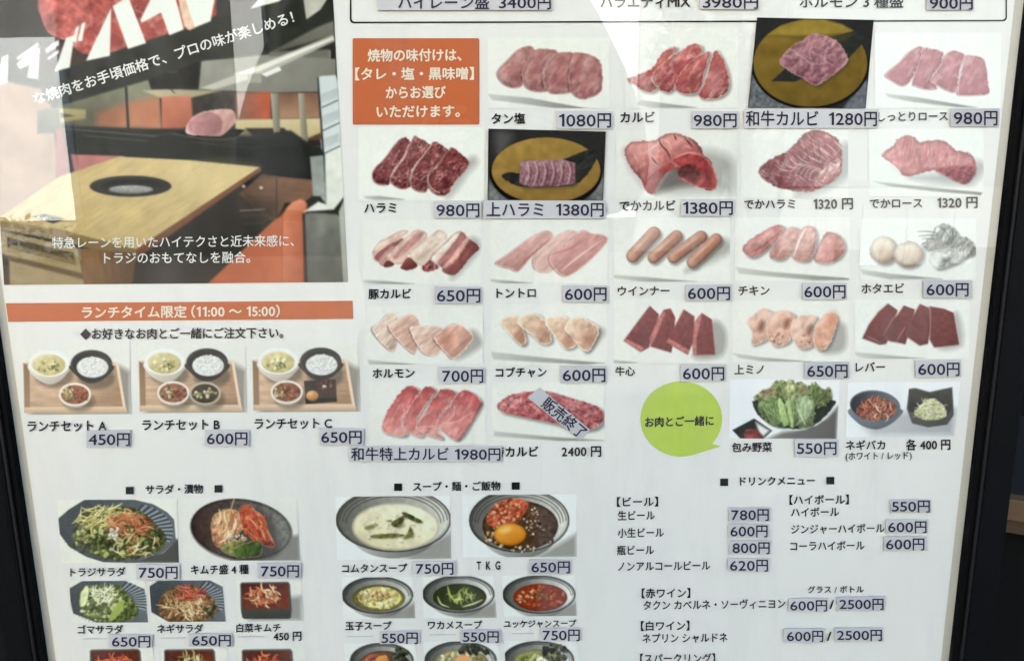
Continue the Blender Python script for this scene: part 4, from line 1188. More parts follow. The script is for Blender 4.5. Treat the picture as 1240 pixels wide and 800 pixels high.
def lunch(dx, dy, kx, side, label):
    P = Pic([(26 + dx, 420 + dy), (157 + dx, 418 + dy), (159 + dx, 501 + dy), (28 + dx, 502 + dy)], (dx, 340 + dy, 3.6364), (212, 213, 206), seed=30 + int(dx))
    P.poly([(520, 370), (575, 400), (572, 590), (130, 592), (150, 575)], (112, 104, 96), None, smooth=False, soft=4, alpha=.7)
    P.poly([(103, 362), (112, 358), (515, 358), (560, 580), (108, 580)], (206, 178, 150), 'wooden_tray', smooth=False)
    P.poly([(130, 372), (512, 372), (540, 552), (133, 554)], (200, 168, 138), None, smooth=False, col2=(164, 130, 102), ang=20, grain=(.10, .5, 0, 8), nz=(.05, .1))
    P.poly([(103, 362), (130, 372), (133, 556), (108, 580)], (134, 104, 80), None, smooth=False, col2=(160, 128, 100), ang=90)
    P.poly([(508, 356), (522, 362), (556, 575), (542, 553)], (222, 198, 170), None, smooth=False)
    P.poly([(108, 556), (545, 554), (558, 581), (108, 581)], (218, 192, 164), None, smooth=False, col2=(190, 160, 132), ang=90)
    # soup
    P.shadow(ellipse(217, 400, 84, 50), 6, 5, 4, .5, smooth=False)
    P.poly([(130, 365), (304, 365), (285, 420), (240, 452), (200, 452), (150, 420)], (222, 218, 208), 'soup_bowl', col2=(176, 168, 156), ang=60)
    P.poly(ellipse(217, 364, 88, 57, 0, 30), (242, 240, 232), 'soup_bowl', smooth=False, reuse=True)
    P.poly(ellipse(216, 366, 80, 51, 0, 30), (214, 208, 194), None, smooth=False, col2=(236, 232, 222), ang=20)
    P.poly(ellipse(216, 370, 73, 47, 0, 30), (206, 196, 148), 'soup', smooth=False, col2=(186, 172, 116), ang=60, nz=(.1, .2))
    P.blobs(216, 374, 50, 28, 22, (1.0, 2.6), [(222, 214, 160), (196, 178, 110), (150, 150, 80), (226, 220, 180)], 'soup', .25)
    P.blobs(228, 384, 20, 14, 7, (.8, 1.6), [(110, 124, 60), (90, 104, 50)], 'soup', .2)
    # rice
    P.shadow(ellipse(403, 410, 80, 50), 6, 5, 4, .5, smooth=False)
    P.poly([(312, 370), (495, 370), (470, 420), (425, 446), (380, 446), (335, 415)], (46, 48, 48), 'rice_bowl')
    P.poly(ellipse(403, 366, 92, 62, 0, 30), (54, 57, 56), 'rice_bowl', smooth=False, reuse=True)
    P.poly(ellipse(403, 370, 82, 52, 0, 30), (36, 38, 38), None, smooth=False, col2=(62, 64, 62), ang=0)
    P.poly(ellipse(407, 380, 70, 46, 0, 30), (206, 206, 204), 'rice', smooth=False, nz=(.1, .4))
    P.blobs(407, 372, 60, 38, 90, (.8, 1.5), [(238, 238, 236), (248, 248, 246), (222, 223, 222)], 'rice', .10, 5)
    # kimchi
    q = kx * 3.6364
    P.shadow(ellipse(330 + q, 515, 70, 45), 5, 4, 4, .45, smooth=False)
    P.poly(ellipse(330 + q, 508, 68, 48, 0, 30), (196, 180, 164), 'side_bowl', smooth=False)
    P.poly(ellipse(330 + q, 499, 71, 51, 0, 30), (222, 214, 202), 'side_bowl', smooth=False, reuse=True)
    P.poly(ellipse(330 + q, 500, 62, 42, 0, 30), (138, 92, 70), 'kimchi', smooth=False, nz=(.2, .3))
    P.blobs(302 + q, 498, 30, 26, 14, (1.4, 3), [(196, 176, 130), (214, 200, 160), (160, 140, 90)], 'kimchi')
    P.blobs(352 + q, 500, 34, 28, 18, (1.4, 3), [(166, 84, 58), (184, 110, 80), (138, 64, 48)], 'kimchi')
    P.line([(305 + q, 462), (320 + q, 490), (345 + q, 505)], 1.3, (64, 66, 40), .8, 'kimchi')
    if side == 'bowl':
        cx = (248.3 - dx) * 3.6364; cy = (476.5 - 340 - dy) * 3.6364
        P.shadow(ellipse(cx, cy + 12, 70, 48), 5, 4, 4, .45, smooth=False)
        P.poly(ellipse(cx, cy + 6, 66, 50, 0, 30), (150, 140, 124), 'side_bowl', smooth=False)
        P.poly(ellipse(cx, cy - 2, 70, 51, 0, 30), (176, 168, 150), 'side_bowl', smooth=False, reuse=True)
        P.poly(ellipse(cx, cy - 1, 60, 42, 0, 30), (66, 60, 44), 'namul', smooth=False, nz=(.2, .3))
        P.blobs(cx - 18, cy, 28, 24, 12, (1.4, 3), [(196, 190, 150), (150, 150, 100), (90, 96, 60)], 'namul')
        P.blobs(cx + 24, cy - 2, 26, 24, 12, (1.4, 3), [(206, 196, 160), (180, 160, 120), (70, 70, 46)], 'namul')
    if side == 'plate':
        ox = 220 - dx; f = lambda x, y: ((x / 3.6364 + ox) * 3.6364, (y / 3.6364 - dy) * 3.6364)
        P.poly([f(538, 440), f(678, 432), f(684, 532), f(546, 542)], (44, 42, 40), 'square_plate', smooth=False, col2=(64, 60, 56), ang=45)
        P.poly([f(600, 445), f(630, 434), f(662, 440), f(676, 470), f(660, 498), f(620, 496), f(598, 470)], (76, 46, 40), 'beef_topping', nz=(.3, .4))
        P.blobs(*f(632, 462), 26, 22, 12, (.9, 2), [(104, 64, 54), (70, 40, 36), (150, 120, 110), (196, 186, 178)], 'beef_topping')
        P.poly(ellipse(*f(575, 505), 27, 23, 0, 24), (216, 160, 92), 'egg_yolk', smooth=False, col2=(170, 110, 56), ang=60)
        P.poly(ellipse(*f(567, 497), 9, 6), (236, 206, 160), None, alpha=.6, soft=2)
    done(P, label)


lunch(0, 0, 0, None, 'photo of a lunch tray with three bowls')
lunch(140, -2, -21, 'bowl', 'photo of a lunch tray with four bowls')
lunch(277.5, -3, -21, 'plate', 'photo of a lunch tray with a black square plate')


def slate_plate(P, pts, mid):
    P.sat = .9; P.con = .16
    P.poly(pts, (70, 75, 79), 'plate', smooth=False, nz=(.06, .2), rim=((40, 43, 46), .9, .6), col2=(104, 112, 118), ang=0)
    n = 22
    for k in range(n):
        a = math.radians(-62 + k * 86 / n)
        x0, y0 = mid[0] + mid[2] * .66 * math.cos(a), mid[1] + mid[3] * .62 * math.sin(a)
        x1, y1 = mid[0] + mid[2] * .95 * math.cos(a), mid[1] + mid[3] * .93 * math.sin(a)
        P.line([(x0, y0), (x1, y1)], 1.5, (178, 186, 190) if k % 2 else (52, 58, 64), .75)
    for k in range(26):
        a = math.radians(95 + k * 165 / 26)
        P.line([(mid[0] + mid[2] * .7 * math.cos(a), mid[1] + mid[3] * .68 * math.sin(a)), (mid[0] + mid[2] * .95 * math.cos(a), mid[1] + mid[3] * .95 * math.sin(a))], .7, (46, 50, 54), .5)


GREENS = [(128, 138, 72), (164, 170, 104), (96, 108, 56), (188, 190, 128)]
P = Pic([(68.5, 605), (214, 603.5), (216.5, 681), (75, 681.5)], (65, 600, 8), (214, 215, 206), seed=40)
P.poly([(1185, 420), (1250, 420), (1250, 650), (700, 650), (1060, 545)], (88, 86, 84), None, smooth=False, soft=2)
slate_plate(P, [(300, 38), (780, 38), (960, 80), (1100, 160), (1165, 230), (1182, 430), (1060, 540), (870, 630), (700, 646), (480, 640), (320, 590), (150, 490), (60, 370), (45, 220), (150, 130)], (610, 340, 570, 310))
P.poly([(280, 180), (440, 120), (640, 100), (820, 130), (980, 260), (1090, 400), (1040, 520), (860, 590), (620, 620), (420, 580), (200, 440), (190, 330)], (78, 82, 46), 'salad', nz=(.4, .25))
P.blobs(600, 440, 420, 170, 120, (1.4, 4), GREENS + [(84, 92, 48), (70, 78, 40)], 'salad', .5)
P.blobs(330, 370, 150, 90, 40, (1.4, 3.4), [(196, 196, 140), (150, 156, 88), (110, 120, 60)], 'salad', .5)
P.strands(500, 210, 260, 110, 60, (10, 26), (1.2, 2.2), [(222, 214, 158), (206, 200, 132), (190, 178, 112)], (-75, 20), .5, 'salad')
P.strands(730, 270, 200, 110, 60, (12, 26), (1.0, 2.0), [(196, 128, 84), (180, 104, 70), (206, 150, 104), (160, 84, 60)], (-20, 70), .7, 'salad')
P.strands(760, 470, 260, 110, 30, (10, 20), (1.2, 2.2), [(216, 206, 160), (190, 176, 110), (176, 130, 80)], (-80, 60), .6, 'salad')
P.blobs(585, 360, 50, 60, 26, (1.2, 2.6), [(232, 222, 208), (214, 190, 170), (240, 234, 224)], 'salad', .35)
P.line([(820, 430), (800, 520), (740, 570)], 2, (222, 212, 170), .9, taper=True); P.line([(760, 390), (690, 470)], 1.8, (224, 196, 150), .9, taper=True)
done(P, 'photo of a big salad on a fluted slate plate')

P = Pic([(219, 603), (359, 602), (363.5, 678), (223, 678.5)], (200, 560, 5.636), (214, 215, 208), seed=41)
P.poly([(860, 500), (915, 490), (925, 680), (560, 680), (720, 640)], (132, 130, 126), None, smooth=False, soft=3)
P.poly(ellipse(520, 460, 354, 215, 7, 44), (128, 124, 116), 'plate', smooth=False)
P.poly(ellipse(518, 454, 344, 206, 7, 44), (58, 40, 32), 'plate', smooth=False, reuse=True, col2=(124, 124, 118), ang=0, nz=(.2, .25), dark=(4, .35))
P.shadow([(330, 360), (640, 300), (760, 560), (640, 640), (400, 610)], 4, 4, 6, .6)
fk = dict(nz=(.2, .25), rim=((232, 196, 150), 1, .5), dark=(3, .2), sub=4)
P.poly([(330, 360), (420, 315), (500, 335), (545, 430), (500, 480), (410, 560), (345, 570), (315, 470)], (214, 164, 116), 'kimchi', col2=(176, 110, 76), ang=90, **fk)
for k in range(6):
    P.line([(340 + k * 26, 350 - k * 4), (370 + k * 22, 440), (350 + k * 24, 520)], 1.6, [(232, 200, 150), (160, 90, 60)][k % 2], .6, taper=True)
P.poly([(500, 325), (580, 288), (640, 380), (752, 560), (660, 560), (560, 490)], (196, 92, 60), 'kimchi', reuse=True, col2=(150, 60, 42), ang=60, **fk)
P.blobs(600, 430, 70, 70, 22, (1.6, 3.4), [(206, 96, 60), (176, 70, 46), (226, 130, 84)], 'kimchi')
P.line([(600, 310), (680, 430), (740, 550)], 3, (226, 140, 100), .7, taper=True)
P.strands(630, 440, 60, 90, 26, (10, 22), (1.6, 3), [(206, 100, 62), (226, 140, 96), (170, 66, 44), (190, 84, 54)], (45, 75), .4, 'kimchi')
P.strands(420, 430, 60, 90, 24, (10, 24), (1.8, 3.4), [(228, 188, 140), (214, 160, 110), (190, 120, 80), (236, 208, 168)], (70, 120), .7, 'kimchi')
P.blobs(480, 510, 60, 40, 20, (1.6, 3.4), [(228, 206, 176), (206, 176, 140), (236, 222, 200)], 'kimchi', .4)
P.poly([(385, 560), (520, 530), (560, 600), (500, 640), (400, 610)], (146, 146, 76), 'kimchi', reuse=True, col2=(96, 104, 50), ang=60, **fk)
P.poly([(480, 580), (640, 530), (652, 625), (560, 645), (490, 650)], (88, 112, 50), 'kimchi', reuse=True, col2=(58, 78, 34), ang=20, **fk)
P.line([(475, 235), (450, 310), (415, 430)], 1.4, (190, 176, 120), .9)
done(P, 'photo of mixed kimchi on a dark oval plate')

P = Pic([(83.5, 703), (176, 702), (179.5, 753), (87, 753.5)], (0, 680, 5.636), (212, 213, 205), seed=42)
slate_plate(P, [(475, 180), (560, 130), (850, 128), (985, 185), (1012, 420), (660, 412), (500, 350), (478, 250)], (740, 270, 280, 165))
P.poly([(545, 220), (600, 160), (800, 160), (870, 220), (950, 330), (880, 400), (680, 408), (560, 350)], (98, 108, 62), 'salad', nz=(.3, .3))
P.blobs(700, 300, 150, 95, 70, (1.3, 3.4), [(150, 160, 98), (176, 186, 130), (110, 120, 66), (196, 200, 150)], 'salad')
P.poly([(550, 220), (590, 165), (605, 200), (585, 290), (550, 300)], (206, 212, 166), 'salad', reuse=True, nz=(.1, .2))
P.poly([(800, 280), (850, 260), (830, 330), (770, 395), (745, 385)], (150, 168, 88), 'salad', reuse=True, rim=((186, 200, 130), 1, .6))
P.strands(700, 230, 90, 55, 34, (8, 16), (1.2, 2.2), [(218, 220, 184), (196, 202, 150), (228, 228, 200)], (0, 180), 1.2, 'salad', .35)
done(P, 'photo of a pale green dressed salad')

P = Pic([(180.5, 702.5), (269, 702), (274, 752), (184, 752.5)], (0, 680, 5.636), (212, 213, 206), seed=43)
slate_plate(P, [(1014, 170), (1080, 126), (1430, 124), (1520, 170), (1540, 410), (1160, 412), (1032, 340)], (1280, 270, 265, 165))
P.poly([(1090, 260), (1160, 180), (1330, 160), (1460, 260), (1480, 340), (1380, 405), (1160, 408), (1080, 330)], (120, 92, 62), 'salad', nz=(.3, .3))
P.strands(1270, 310, 170, 80, 90, (8, 18), (1.1, 2), [(206, 178, 132), (186, 150, 104), (160, 116, 76), (222, 200, 160)], (0, 180), 1.0, 'salad')
P.strands(1290, 215, 110, 45, 36, (8, 16), (1.0, 1.7), [(178, 84, 62), (196, 110, 84), (160, 66, 50)], (-40, 60), .8, 'salad')
P.blobs(1440, 330, 50, 50, 18, (1.2, 2.6), [(86, 92, 50), (66, 72, 40), (110, 104, 60)], 'salad')
done(P, 'photo of a shredded leek salad with red threads')


def box_dish(P, x0, y0, x1, y1, yb, cols, seed, foodname='kimchi'):
    P.sat = .9; P.con = .16
    P.poly([(x1, y0 + 100), (x1 + 80, y0 + 95), (x1 + 80, yb + 10), (x0 + 60, yb + 12)], (150, 149, 146), None, smooth=False, soft=4)
    P.poly([(x0, y0 + 10), (x0 + 12, y0), (x1 - 14, y0 - 4), (x1, y0 + 12), (x1 + 12, y1), (x1 + 6, yb - 8), (x1 - 10, yb), (x0 + 30, yb), (x0 + 14, yb - 10), (x0 + 4, y1)], (92, 92, 84), 'square_dish', smooth=False, col2=(70, 70, 64), ang=90)
    P.poly([(x0 + 8, y0 + 12), (x1 - 14, y0 + 8), (x1 - 2, y1 - 8), (x0 + 18, y1)], (92, 48, 36), None, smooth=False, col2=(124, 66, 46), ang=70, nz=(.1, .3))
    cx, cy = (x0 + x1) / 2, (y0 + y1) / 2
    P.strands(cx, cy, (x1 - x0) * .34, (y1 - y0) * .34, 40, (7, 15), (1.4, 3), cols, (-20, 120), .7, foodname)
    P.blobs(cx, cy + 8, (x1 - x0) * .3, (y1 - y0) * .26, 16, (1.4, 3), cols, foodname)


P = Pic([(286, 703), (364, 702), (368.5, 751), (289, 752)], (200, 680, 5.636), (213, 214, 207), seed=44)
box_dish(P, 512, 138, 852, 325, 388, [(206, 120, 80), (190, 96, 62), (222, 176, 130), (226, 196, 156)], 1)
done(P, 'photo of cabbage kimchi in a square dish')
for x, c, lab in ((108, [(206, 104, 66), (186, 84, 52), (222, 130, 90)], 'photo of orange kimchi cut off at the bottom edge, leftmost'), (198, [(176, 166, 110), (146, 136, 84), (206, 196, 150)], 'photo of pale yellow pickle cut off at the bottom edge'),
                  (292, [(206, 104, 70), (216, 130, 90), (180, 80, 54)], 'photo of orange kimchi cut off at the bottom edge, right')):
    P = Pic([(x - 4, 784.5), (x + 77, 784), (x + 81, 832), (x - 1, 833)], (x, 784, 5.636), (213, 214, 207), seed=50 + x)
    box_dish(P, 4, 10, 350, 210, 260, c, 1)
    done(P, lab)

# bowls of soup and rice
BS = (150, 148, 142)
P = Pic([(406, 601), (545, 600), (546.5, 676), (408, 677.5)], (390, 560, 3.875), (222, 223, 218), seed=60)
P.poly([(420, 430), (612, 320), (612, 455), (380, 460)], BS, None, smooth=False, soft=4)
bowl(P, 335, 268, 271, 150, depth=70, rings=3, wall=(128, 126, 118), wall2=(186, 184, 174))
P.poly(ellipse(345, 300, 206, 113, 0, 40), (228, 222, 198), 'soup', smooth=False, col2=(204, 196, 160), ang=120, nz=(.08, .12), dark=(4, .2))
P.blobs(330, 310, 150, 75, 40, (1, 3), [(234, 230, 208), (212, 206, 172), (216, 212, 176)], 'soup', .12)
for pts, c in [([(322, 285), (350, 262), (385, 248), (372, 300), (340, 300)], (98, 100, 62)), ([(375, 232), (400, 236), (470, 272), (450, 282), (390, 255)], (80, 84, 50)), ([(235, 340), (330, 330), (390, 340), (330, 352), (240, 352)], (104, 104, 62)),
               ([(200, 300), (250, 285), (260, 292), (215, 315)], (140, 140, 90)), ([(415, 300), (430, 330), (420, 350), (380, 355), (400, 330)], (100, 104, 66)), ([(300, 270), (325, 268), (322, 276)], (120, 100, 70))]:
    P.shadow(pts, .8, 1, 1.5, .4, col=(90, 84, 50)); P.poly(pts, c, 'soup', reuse=True, nz=(.2, .3), rim=((150, 146, 100), .7, .5))
done(P, 'photo of a bowl of cloudy white soup')

P = Pic([(558.5, 599), (698, 598), (698.5, 673.5), (561, 674.5)], (390, 560, 3.875), (222, 223, 218), seed=61)
P.poly([(1040, 420), (1195, 330), (1195, 445), (960, 455)], BS, None, smooth=False, soft=4)
bowl(P, 925, 270, 236, 150, depth=68, rings=3, wall=(120, 118, 112), wall2=(190, 188, 180))
P.poly(ellipse(930, 295, 178, 116, 0, 40), (86, 66, 50), 'rice_topping', smooth=False, nz=(.25, .2), dark=(4, .3))
P.poly([(770, 260), (820, 190), (900, 168), (970, 190), (940, 250), (900, 290), (800, 300)], (178, 92, 66), 'rice_topping', reuse=True, nz=(.25, .25))
P.blobs(860, 235, 90, 55, 46, (1.2, 3), [(196, 104, 74), (166, 74, 54), (214, 150, 116), (226, 176, 140)], 'rice_topping')
P.blobs(990, 280, 60, 70, 50, (.8, 1.8), [(206, 186, 160), (150, 110, 84), (110, 76, 56), (226, 214, 196)], 'rice_topping', .4)
P.blobs(1050, 320, 50, 60, 40, (1, 2.4), [(84, 66, 46), (64, 52, 36), (104, 84, 60)], 'rice_topping', .4)
P.blobs(820, 350, 60, 50, 34, (1, 2.2), [(222, 200, 160), (206, 176, 130), (190, 150, 100)], 'rice_topping', .3)
P.blobs(940, 405, 60, 16, 16, (.9, 1.8), [(226, 214, 190), (200, 180, 140)], 'rice_topping', .3)
e = ellipse(882, 335, 76, 52, 0, 30)
P.shadow(e, 1.5, 2, 3, .5, smooth=False, col=(90, 50, 20))
P.poly(e, (228, 164, 70), 'egg_yolk', smooth=False, col2=(192, 122, 44), ang=65, dark=(4, .16))
P.poly(ellipse(860, 315, 26, 12, -15), (248, 214, 150), None, alpha=.6, soft=3)
done(P, 'photo of a rice bowl topped with a raw egg yolk')


def soup_bowl(quad, cx, cy, rx, ry, soup, soup2, toppings, label, seed, wall2=(186, 186, 180)):
    P = Pic(quad, (390, 680, 3.875), (221, 222, 217), seed=seed)
    P.poly([(cx + 60, cy + 80), (cx + 180, cy + 30), (cx + 182, cy + 118), (cx - 20, cy + 120)], BS, None, smooth=False, soft=4)
    bowl(P, cx, cy, rx, ry, depth=44, wall=(112, 112, 106), wall2=wall2, rings=2)
    P.poly(ellipse(cx + 6, cy + 14, rx * .74, ry * .72, 0, 36), soup, 'soup', smooth=False, col2=soup2, ang=60, nz=(.1, .2), dark=(3, .2))
    toppings(P, cx + 6, cy + 14, rx * .74, ry * .72)
    done(P, label)


def tp_egg(P, x, y, a, b):
    P.poly(ellipse(x + 4, y - 2, a * .82, b * .8, 0, 16), (206, 192, 132), 'soup', nz=(.2, .2), reuse=True)
    P.blobs(x, y, a * .8, b * .7, 40, (1.2, 3.4), [(226, 212, 150), (206, 186, 120), (184, 160, 92), (228, 220, 176)], 'soup', .35)
    P.blobs(x + 10, y - 8, a * .4, b * .4, 16, (1, 2), [(196, 140, 80), (160, 104, 60)], 'soup', .3)


def tp_sea(P, x, y, a, b):
    P.strands(x, y - 8, a * .5, b * .5, 26, (6, 14), (1.2, 2.2), [(160, 172, 92), (190, 196, 130), (120, 134, 66)], (0, 180), 1.0, 'soup')
    P.line([(x - a * .82, y - 2), (x - a * .7, y + b * .5), (x - a * .4, y + b * .75)], 2, (206, 206, 160), .9, 'soup', taper=True)
    P.line([(x + a * .1, y + b * .72), (x + a * .5, y + b * .5), (x + a * .85, y + b * .2)], 2.2, (216, 216, 186), .9, 'soup', taper=True)
    P.line([(x - a * .45, y - b * .8), (x - a * .35, y - b * .1), (x - a * .1, y + b * .4)], 2.6, (176, 186, 100), .9, 'soup', taper=True)


def tp_red(P, x, y, a, b):
    P.blobs(x, y, a * .85, b * .8, 44, (1.2, 3.6), [(176, 84, 56), (196, 116, 80), (150, 60, 40), (166, 90, 60)], 'soup', .35)
    P.blobs(x - a * .5, y, a * .35, b * .6, 10, (1.2, 2.6), [(226, 190, 140), (210, 160, 110)], 'soup', .3)
    P.blobs(x + 4, y - 10, a * .25, b * .3, 12, (.8, 1.6), [(110, 112, 56), (140, 120, 64)], 'soup', .2)


soup_bowl([(413.5, 699), (500, 698), (503, 748), (416, 748.5)], 260, 155, 168, 88, (104, 100, 56), (130, 122, 66), tp_egg, 'photo of a bowl of egg drop soup', 62)
soup_bowl([(511.5, 697.5), (598, 697), (601.5, 747.5), (513, 748)], 640, 150, 170, 88, (58, 64, 40), (76, 78, 46), tp_sea, 'photo of a bowl of dark seaweed soup', 63, (206, 206, 200))
soup_bowl([(608, 696.5), (696, 696), (698.5, 745), (610, 746)], 1018, 152, 172, 90, (150, 66, 44), (126, 52, 36), tp_red, 'photo of a bowl of red spicy soup', 64, (206, 206, 200))


def tp_b1(P, x, y, a, b):
    P.blobs(x - 30, y - 12, a * .5, b * .4, 26, (1.6, 4), [(196, 120, 96), (214, 150, 120), (176, 90, 66)], 'noodles')
    P.poly(ellipse(x - 4, y - 14, 30, 24, 0, 20), (222, 158, 66), 'noodles', smooth=False, reuse=True, col2=(190, 120, 44), ang=60)
    P.blobs(x + a * .75, y - 40, a * .3, b * .6, 20, (1.6, 4), [(46, 52, 40), (66, 70, 54), (90, 92, 74)], 'noodles')


def tp_b2(P, x, y, a, b):
    P.blobs(x, y - 20, a * .85, b * .4, 34, (1.6, 4), [(206, 206, 160), (226, 220, 196), (150, 156, 96), (196, 150, 110)], 'noodles')
    P.poly(ellipse(x + 8, y - 14, 36, 24, 0, 20), (222, 160, 110), 'noodles', smooth=False, reuse=True, nz=(.1, .3))
    P.blobs(x + a * .4, y - 62, a * .6, b * .35, 26, (1.8, 4), [(46, 52, 40), (62, 66, 50), (80, 82, 66)], 'noodles')


def tp_b3(P, x, y, a, b):
    P.blobs(x - a * .2, y - 14, a * .6, b * .4, 26, (1.6, 3.6), [(176, 184, 110), (206, 206, 150), (130, 140, 70)], 'noodles')
    P.poly(ellipse(x + 10, y - 8, 26, 22, 0, 20), (232, 226, 206), 'noodles', smooth=False, reuse=True)
    P.poly(ellipse(x + 10, y - 4, 13, 10, 0, 16), (224, 180, 84), None, smooth=False)
    P.blobs(x + a * .6, y - 50, a * .5, b * .6, 34, (1.8, 4), [(62, 66, 54), (84, 88, 74), (46, 50, 40)], 'noodles')


soup_bowl([(416.5, 778.5), (503, 777), (506.5, 826), (420, 828)], 280, 462, 150, 84, (120, 86, 56), (90, 66, 44), tp_b1, 'photo of a noodle bowl with an egg yolk, cut off at the bottom edge', 65)
soup_bowl([(512, 776.5), (603, 775.5), (606, 826), (516, 827)], 650, 460, 170, 90, (170, 160, 110), (140, 130, 84), tp_b2, 'photo of a noodle bowl with seaweed sheets, cut off at the bottom edge', 66)
soup_bowl([(610, 775.5), (699, 774.5), (702.5, 825), (614, 826)], 1015, 458, 168, 88, (150, 150, 100), (120, 116, 74), tp_b3, 'photo of a noodle bowl with half an egg, cut off at the bottom edge', 67)


# ---- two snapshots pasted on the glass: each is a thing
def pasted(quad, T, paint, name, label, seed):
    global Y_PRINT
    q = [(quad[0][0] - .6, quad[0][1] - .6), (quad[1][0] + .6, quad[1][1] - .6), (quad[2][0] + .6, quad[2][1] + .4), (quad[3][0] - .6, quad[3][1] + .4)]
    o = slip(name, q, M_BLACK, Y_TAPE + 0.0003)
    tag(o, label, 'photo print', 'snapshots stuck on the glass')
    keep = Y_PRINT; Y_PRINT = Y_TAPE - 0.0002
    P = Pic(quad, T, (50, 51, 49), seed=seed)
    paint(P)
    P.gain = .62; P.con = .05
    P.build(o, 'picture_sheet')
    Y_PRINT = keep


def snap1(P):
    P.poly([(640, 340), (740, 420), (900, 500), (900, 520), (640, 520)], (104, 110, 112), None, smooth=False, nz=(.3, .3), soft=3)
    P.poly([(1190, 380), (1240, 380), (1240, 520), (1080, 520)], (108, 114, 120), None, smooth=False, nz=(.2, .3), soft=2)
    P.poly(ellipse(935, 308, 274, 206, 0, 44), (22, 22, 20), 'plate', smooth=False)
    P.poly(ellipse(935, 298, 268, 204, 0, 44), (132, 108, 42), 'plate', smooth=False, reuse=True, col2=(116, 94, 38), ang=80, nz=(.12, .08))
    P.poly([(735, 165), (800, 120), (900, 92), (1000, 92), (1085, 115), (1155, 155), (900, 168)], (152, 130, 50), None, smooth=False, soft=1.5, nz=(.1, .1))
    P.poly([(1160, 140), (1200, 185), (1100, 290), (860, 385), (752, 382), (830, 310), (1010, 180)], (52, 55, 50), 'leaf', smooth=False, nz=(.12, .2))
    P.poly([(735, 165), (900, 168), (1155, 155), (1085, 200), (900, 190)], (92, 84, 44), None, smooth=False, alpha=.5, soft=2)
    pts = [(960, 158), (1060, 195), (1110, 280), (1060, 340), (1000, 380), (960, 405), (900, 370), (830, 330), (790, 290), (850, 215), (900, 190)]
    P.shadow(pts, 2, 2, 3, .5)
    P.poly(pts, (168, 120, 124), 'meat', col2=(132, 82, 90), ang=100, nz=(.18, .2), rim=((204, 160, 160), 1.4, .6), marb=((206, 166, 166), .6, .16, 20, 2.2), sub=4)
    for ln in ([(850, 240), (900, 270), (940, 300), (1000, 300)], [(960, 190), (930, 240), (940, 290)], [(1020, 220), (1000, 280), (1050, 310)]):
        P.line(ln, 1.6, (206, 166, 166), .6, taper=True)


pasted([(917.5, 22), (1057.5, 25), (1047.5, 131), (906.5, 130)], (740, 0, 3.875), snap1, 'pasted_photo', 'snapshot of torn pink meat on a yellow plate, upper right on the glass', 70)


def snap2(P):
    P.poly([(640, 270), (700, 330), (760, 380), (640, 380)], (120, 122, 120), None, smooth=False, nz=(.2, .2), soft=4)
    P.poly([(1212, 230), (1212, 380), (1110, 380)], (116, 118, 116), None, smooth=False, nz=(.2, .2), soft=4)
    P.poly([(680, 40), (760, 50), (740, 110), (690, 150)], (110, 112, 108), None, alpha=.6, soft=6)
    P.poly(ellipse(925, 238, 272, 172, 0, 44), (24, 24, 22), 'plate', smooth=False)
    P.poly(ellipse(925, 226, 264, 160, 0, 44), (168, 136, 62), 'plate', smooth=False, reuse=True, col2=(142, 112, 52), ang=80, nz=(.1, .1))
    P.poly([(1108, 132), (1165, 128), (1172, 165), (1090, 280), (960, 305), (790, 302), (712, 258), (740, 236), (830, 234), (1000, 176)], (50, 52, 48), 'leaf', nz=(.14, .2), sub=3)
    for k in range(5):
        P.line([(1060 + k * 10, 220), (1150, 150 + k * 12)], .6, (92, 94, 88), .6)
    pts = [(800, 180), (900, 176), (1000, 172), (1066, 190), (1066, 290), (980, 302), (850, 306), (796, 290)]
    P.shadow(pts, 2, 2, 3, .6)
    P.poly(pts, (158, 116, 120), 'meat', smooth=False, col2=(120, 76, 84), ang=80, nz=(.2, .3), marb=((206, 172, 172), .7, .3, 80, 1.8))
    for k in range(6):
        x = 830 + k * 40
        P.line([(x, 185), (x + 12, 230), (x - 4, 295)], 1.8, (212, 180, 178), .6, taper=True)
        P.line([(x + 14, 190), (x + 22, 240), (x + 10, 292)], 1.6, (92, 52, 60), .6, taper=True)


pasted([(592, 156.5), (733, 160), (729.5, 243), (591, 242)], (430, 150, 4), snap2, 'pasted_photo', 'snapshot of a folded meat strip on a yellow plate, left of the curled rib photo', 71)

# ---- the big interior photo
P = Pic([(-21, -45), (401, -45), (421.5, 341.5), (5, 345)], (0, 0, 1), (48, 47, 43), seed=80)
SF = dict(smooth=False)
P.poly([(-30, 90), (60, 110), (72, 215), (0, 270), (-30, 270)], (150, 120, 100), 'seat_back', nz=(.1, .05), soft=2, **SF)
P.setT((0, 0, 4.445))                                         # window wall, booth seats and the lane counter
P.poly([(200, 600), (800, 425), (815, 480), (985, 470), (985, 700), (200, 720)], (132, 134, 112), 'window_wall', col2=(84, 82, 68), ang=100, nz=(.16, .05), soft=1.5, **SF)
P.poly([(520, 610), (680, 550), (860, 520), (870, 695), (520, 695)], (150, 102, 78), 'orange_seat', col2=(196, 128, 98), ang=-10, nz=(.10, .05), soft=5, alpha=.95, **SF)
P.poly([(880, 545), (985, 515), (1040, 530), (1050, 640), (985, 692), (880, 692)], (190, 116, 90), 'orange_seat', col2=(152, 84, 62), ang=80, nz=(.08, .06), soft=1.5, **SF)
P.poly([(320, 582), (462, 592), (462, 640), (325, 662)], (166, 156, 112), None, col2=(140, 128, 88), ang=90, soft=1.2, **SF)
P.poly([(325, 608), (402, 624), (330, 636)], (70, 64, 46), None, **SF)
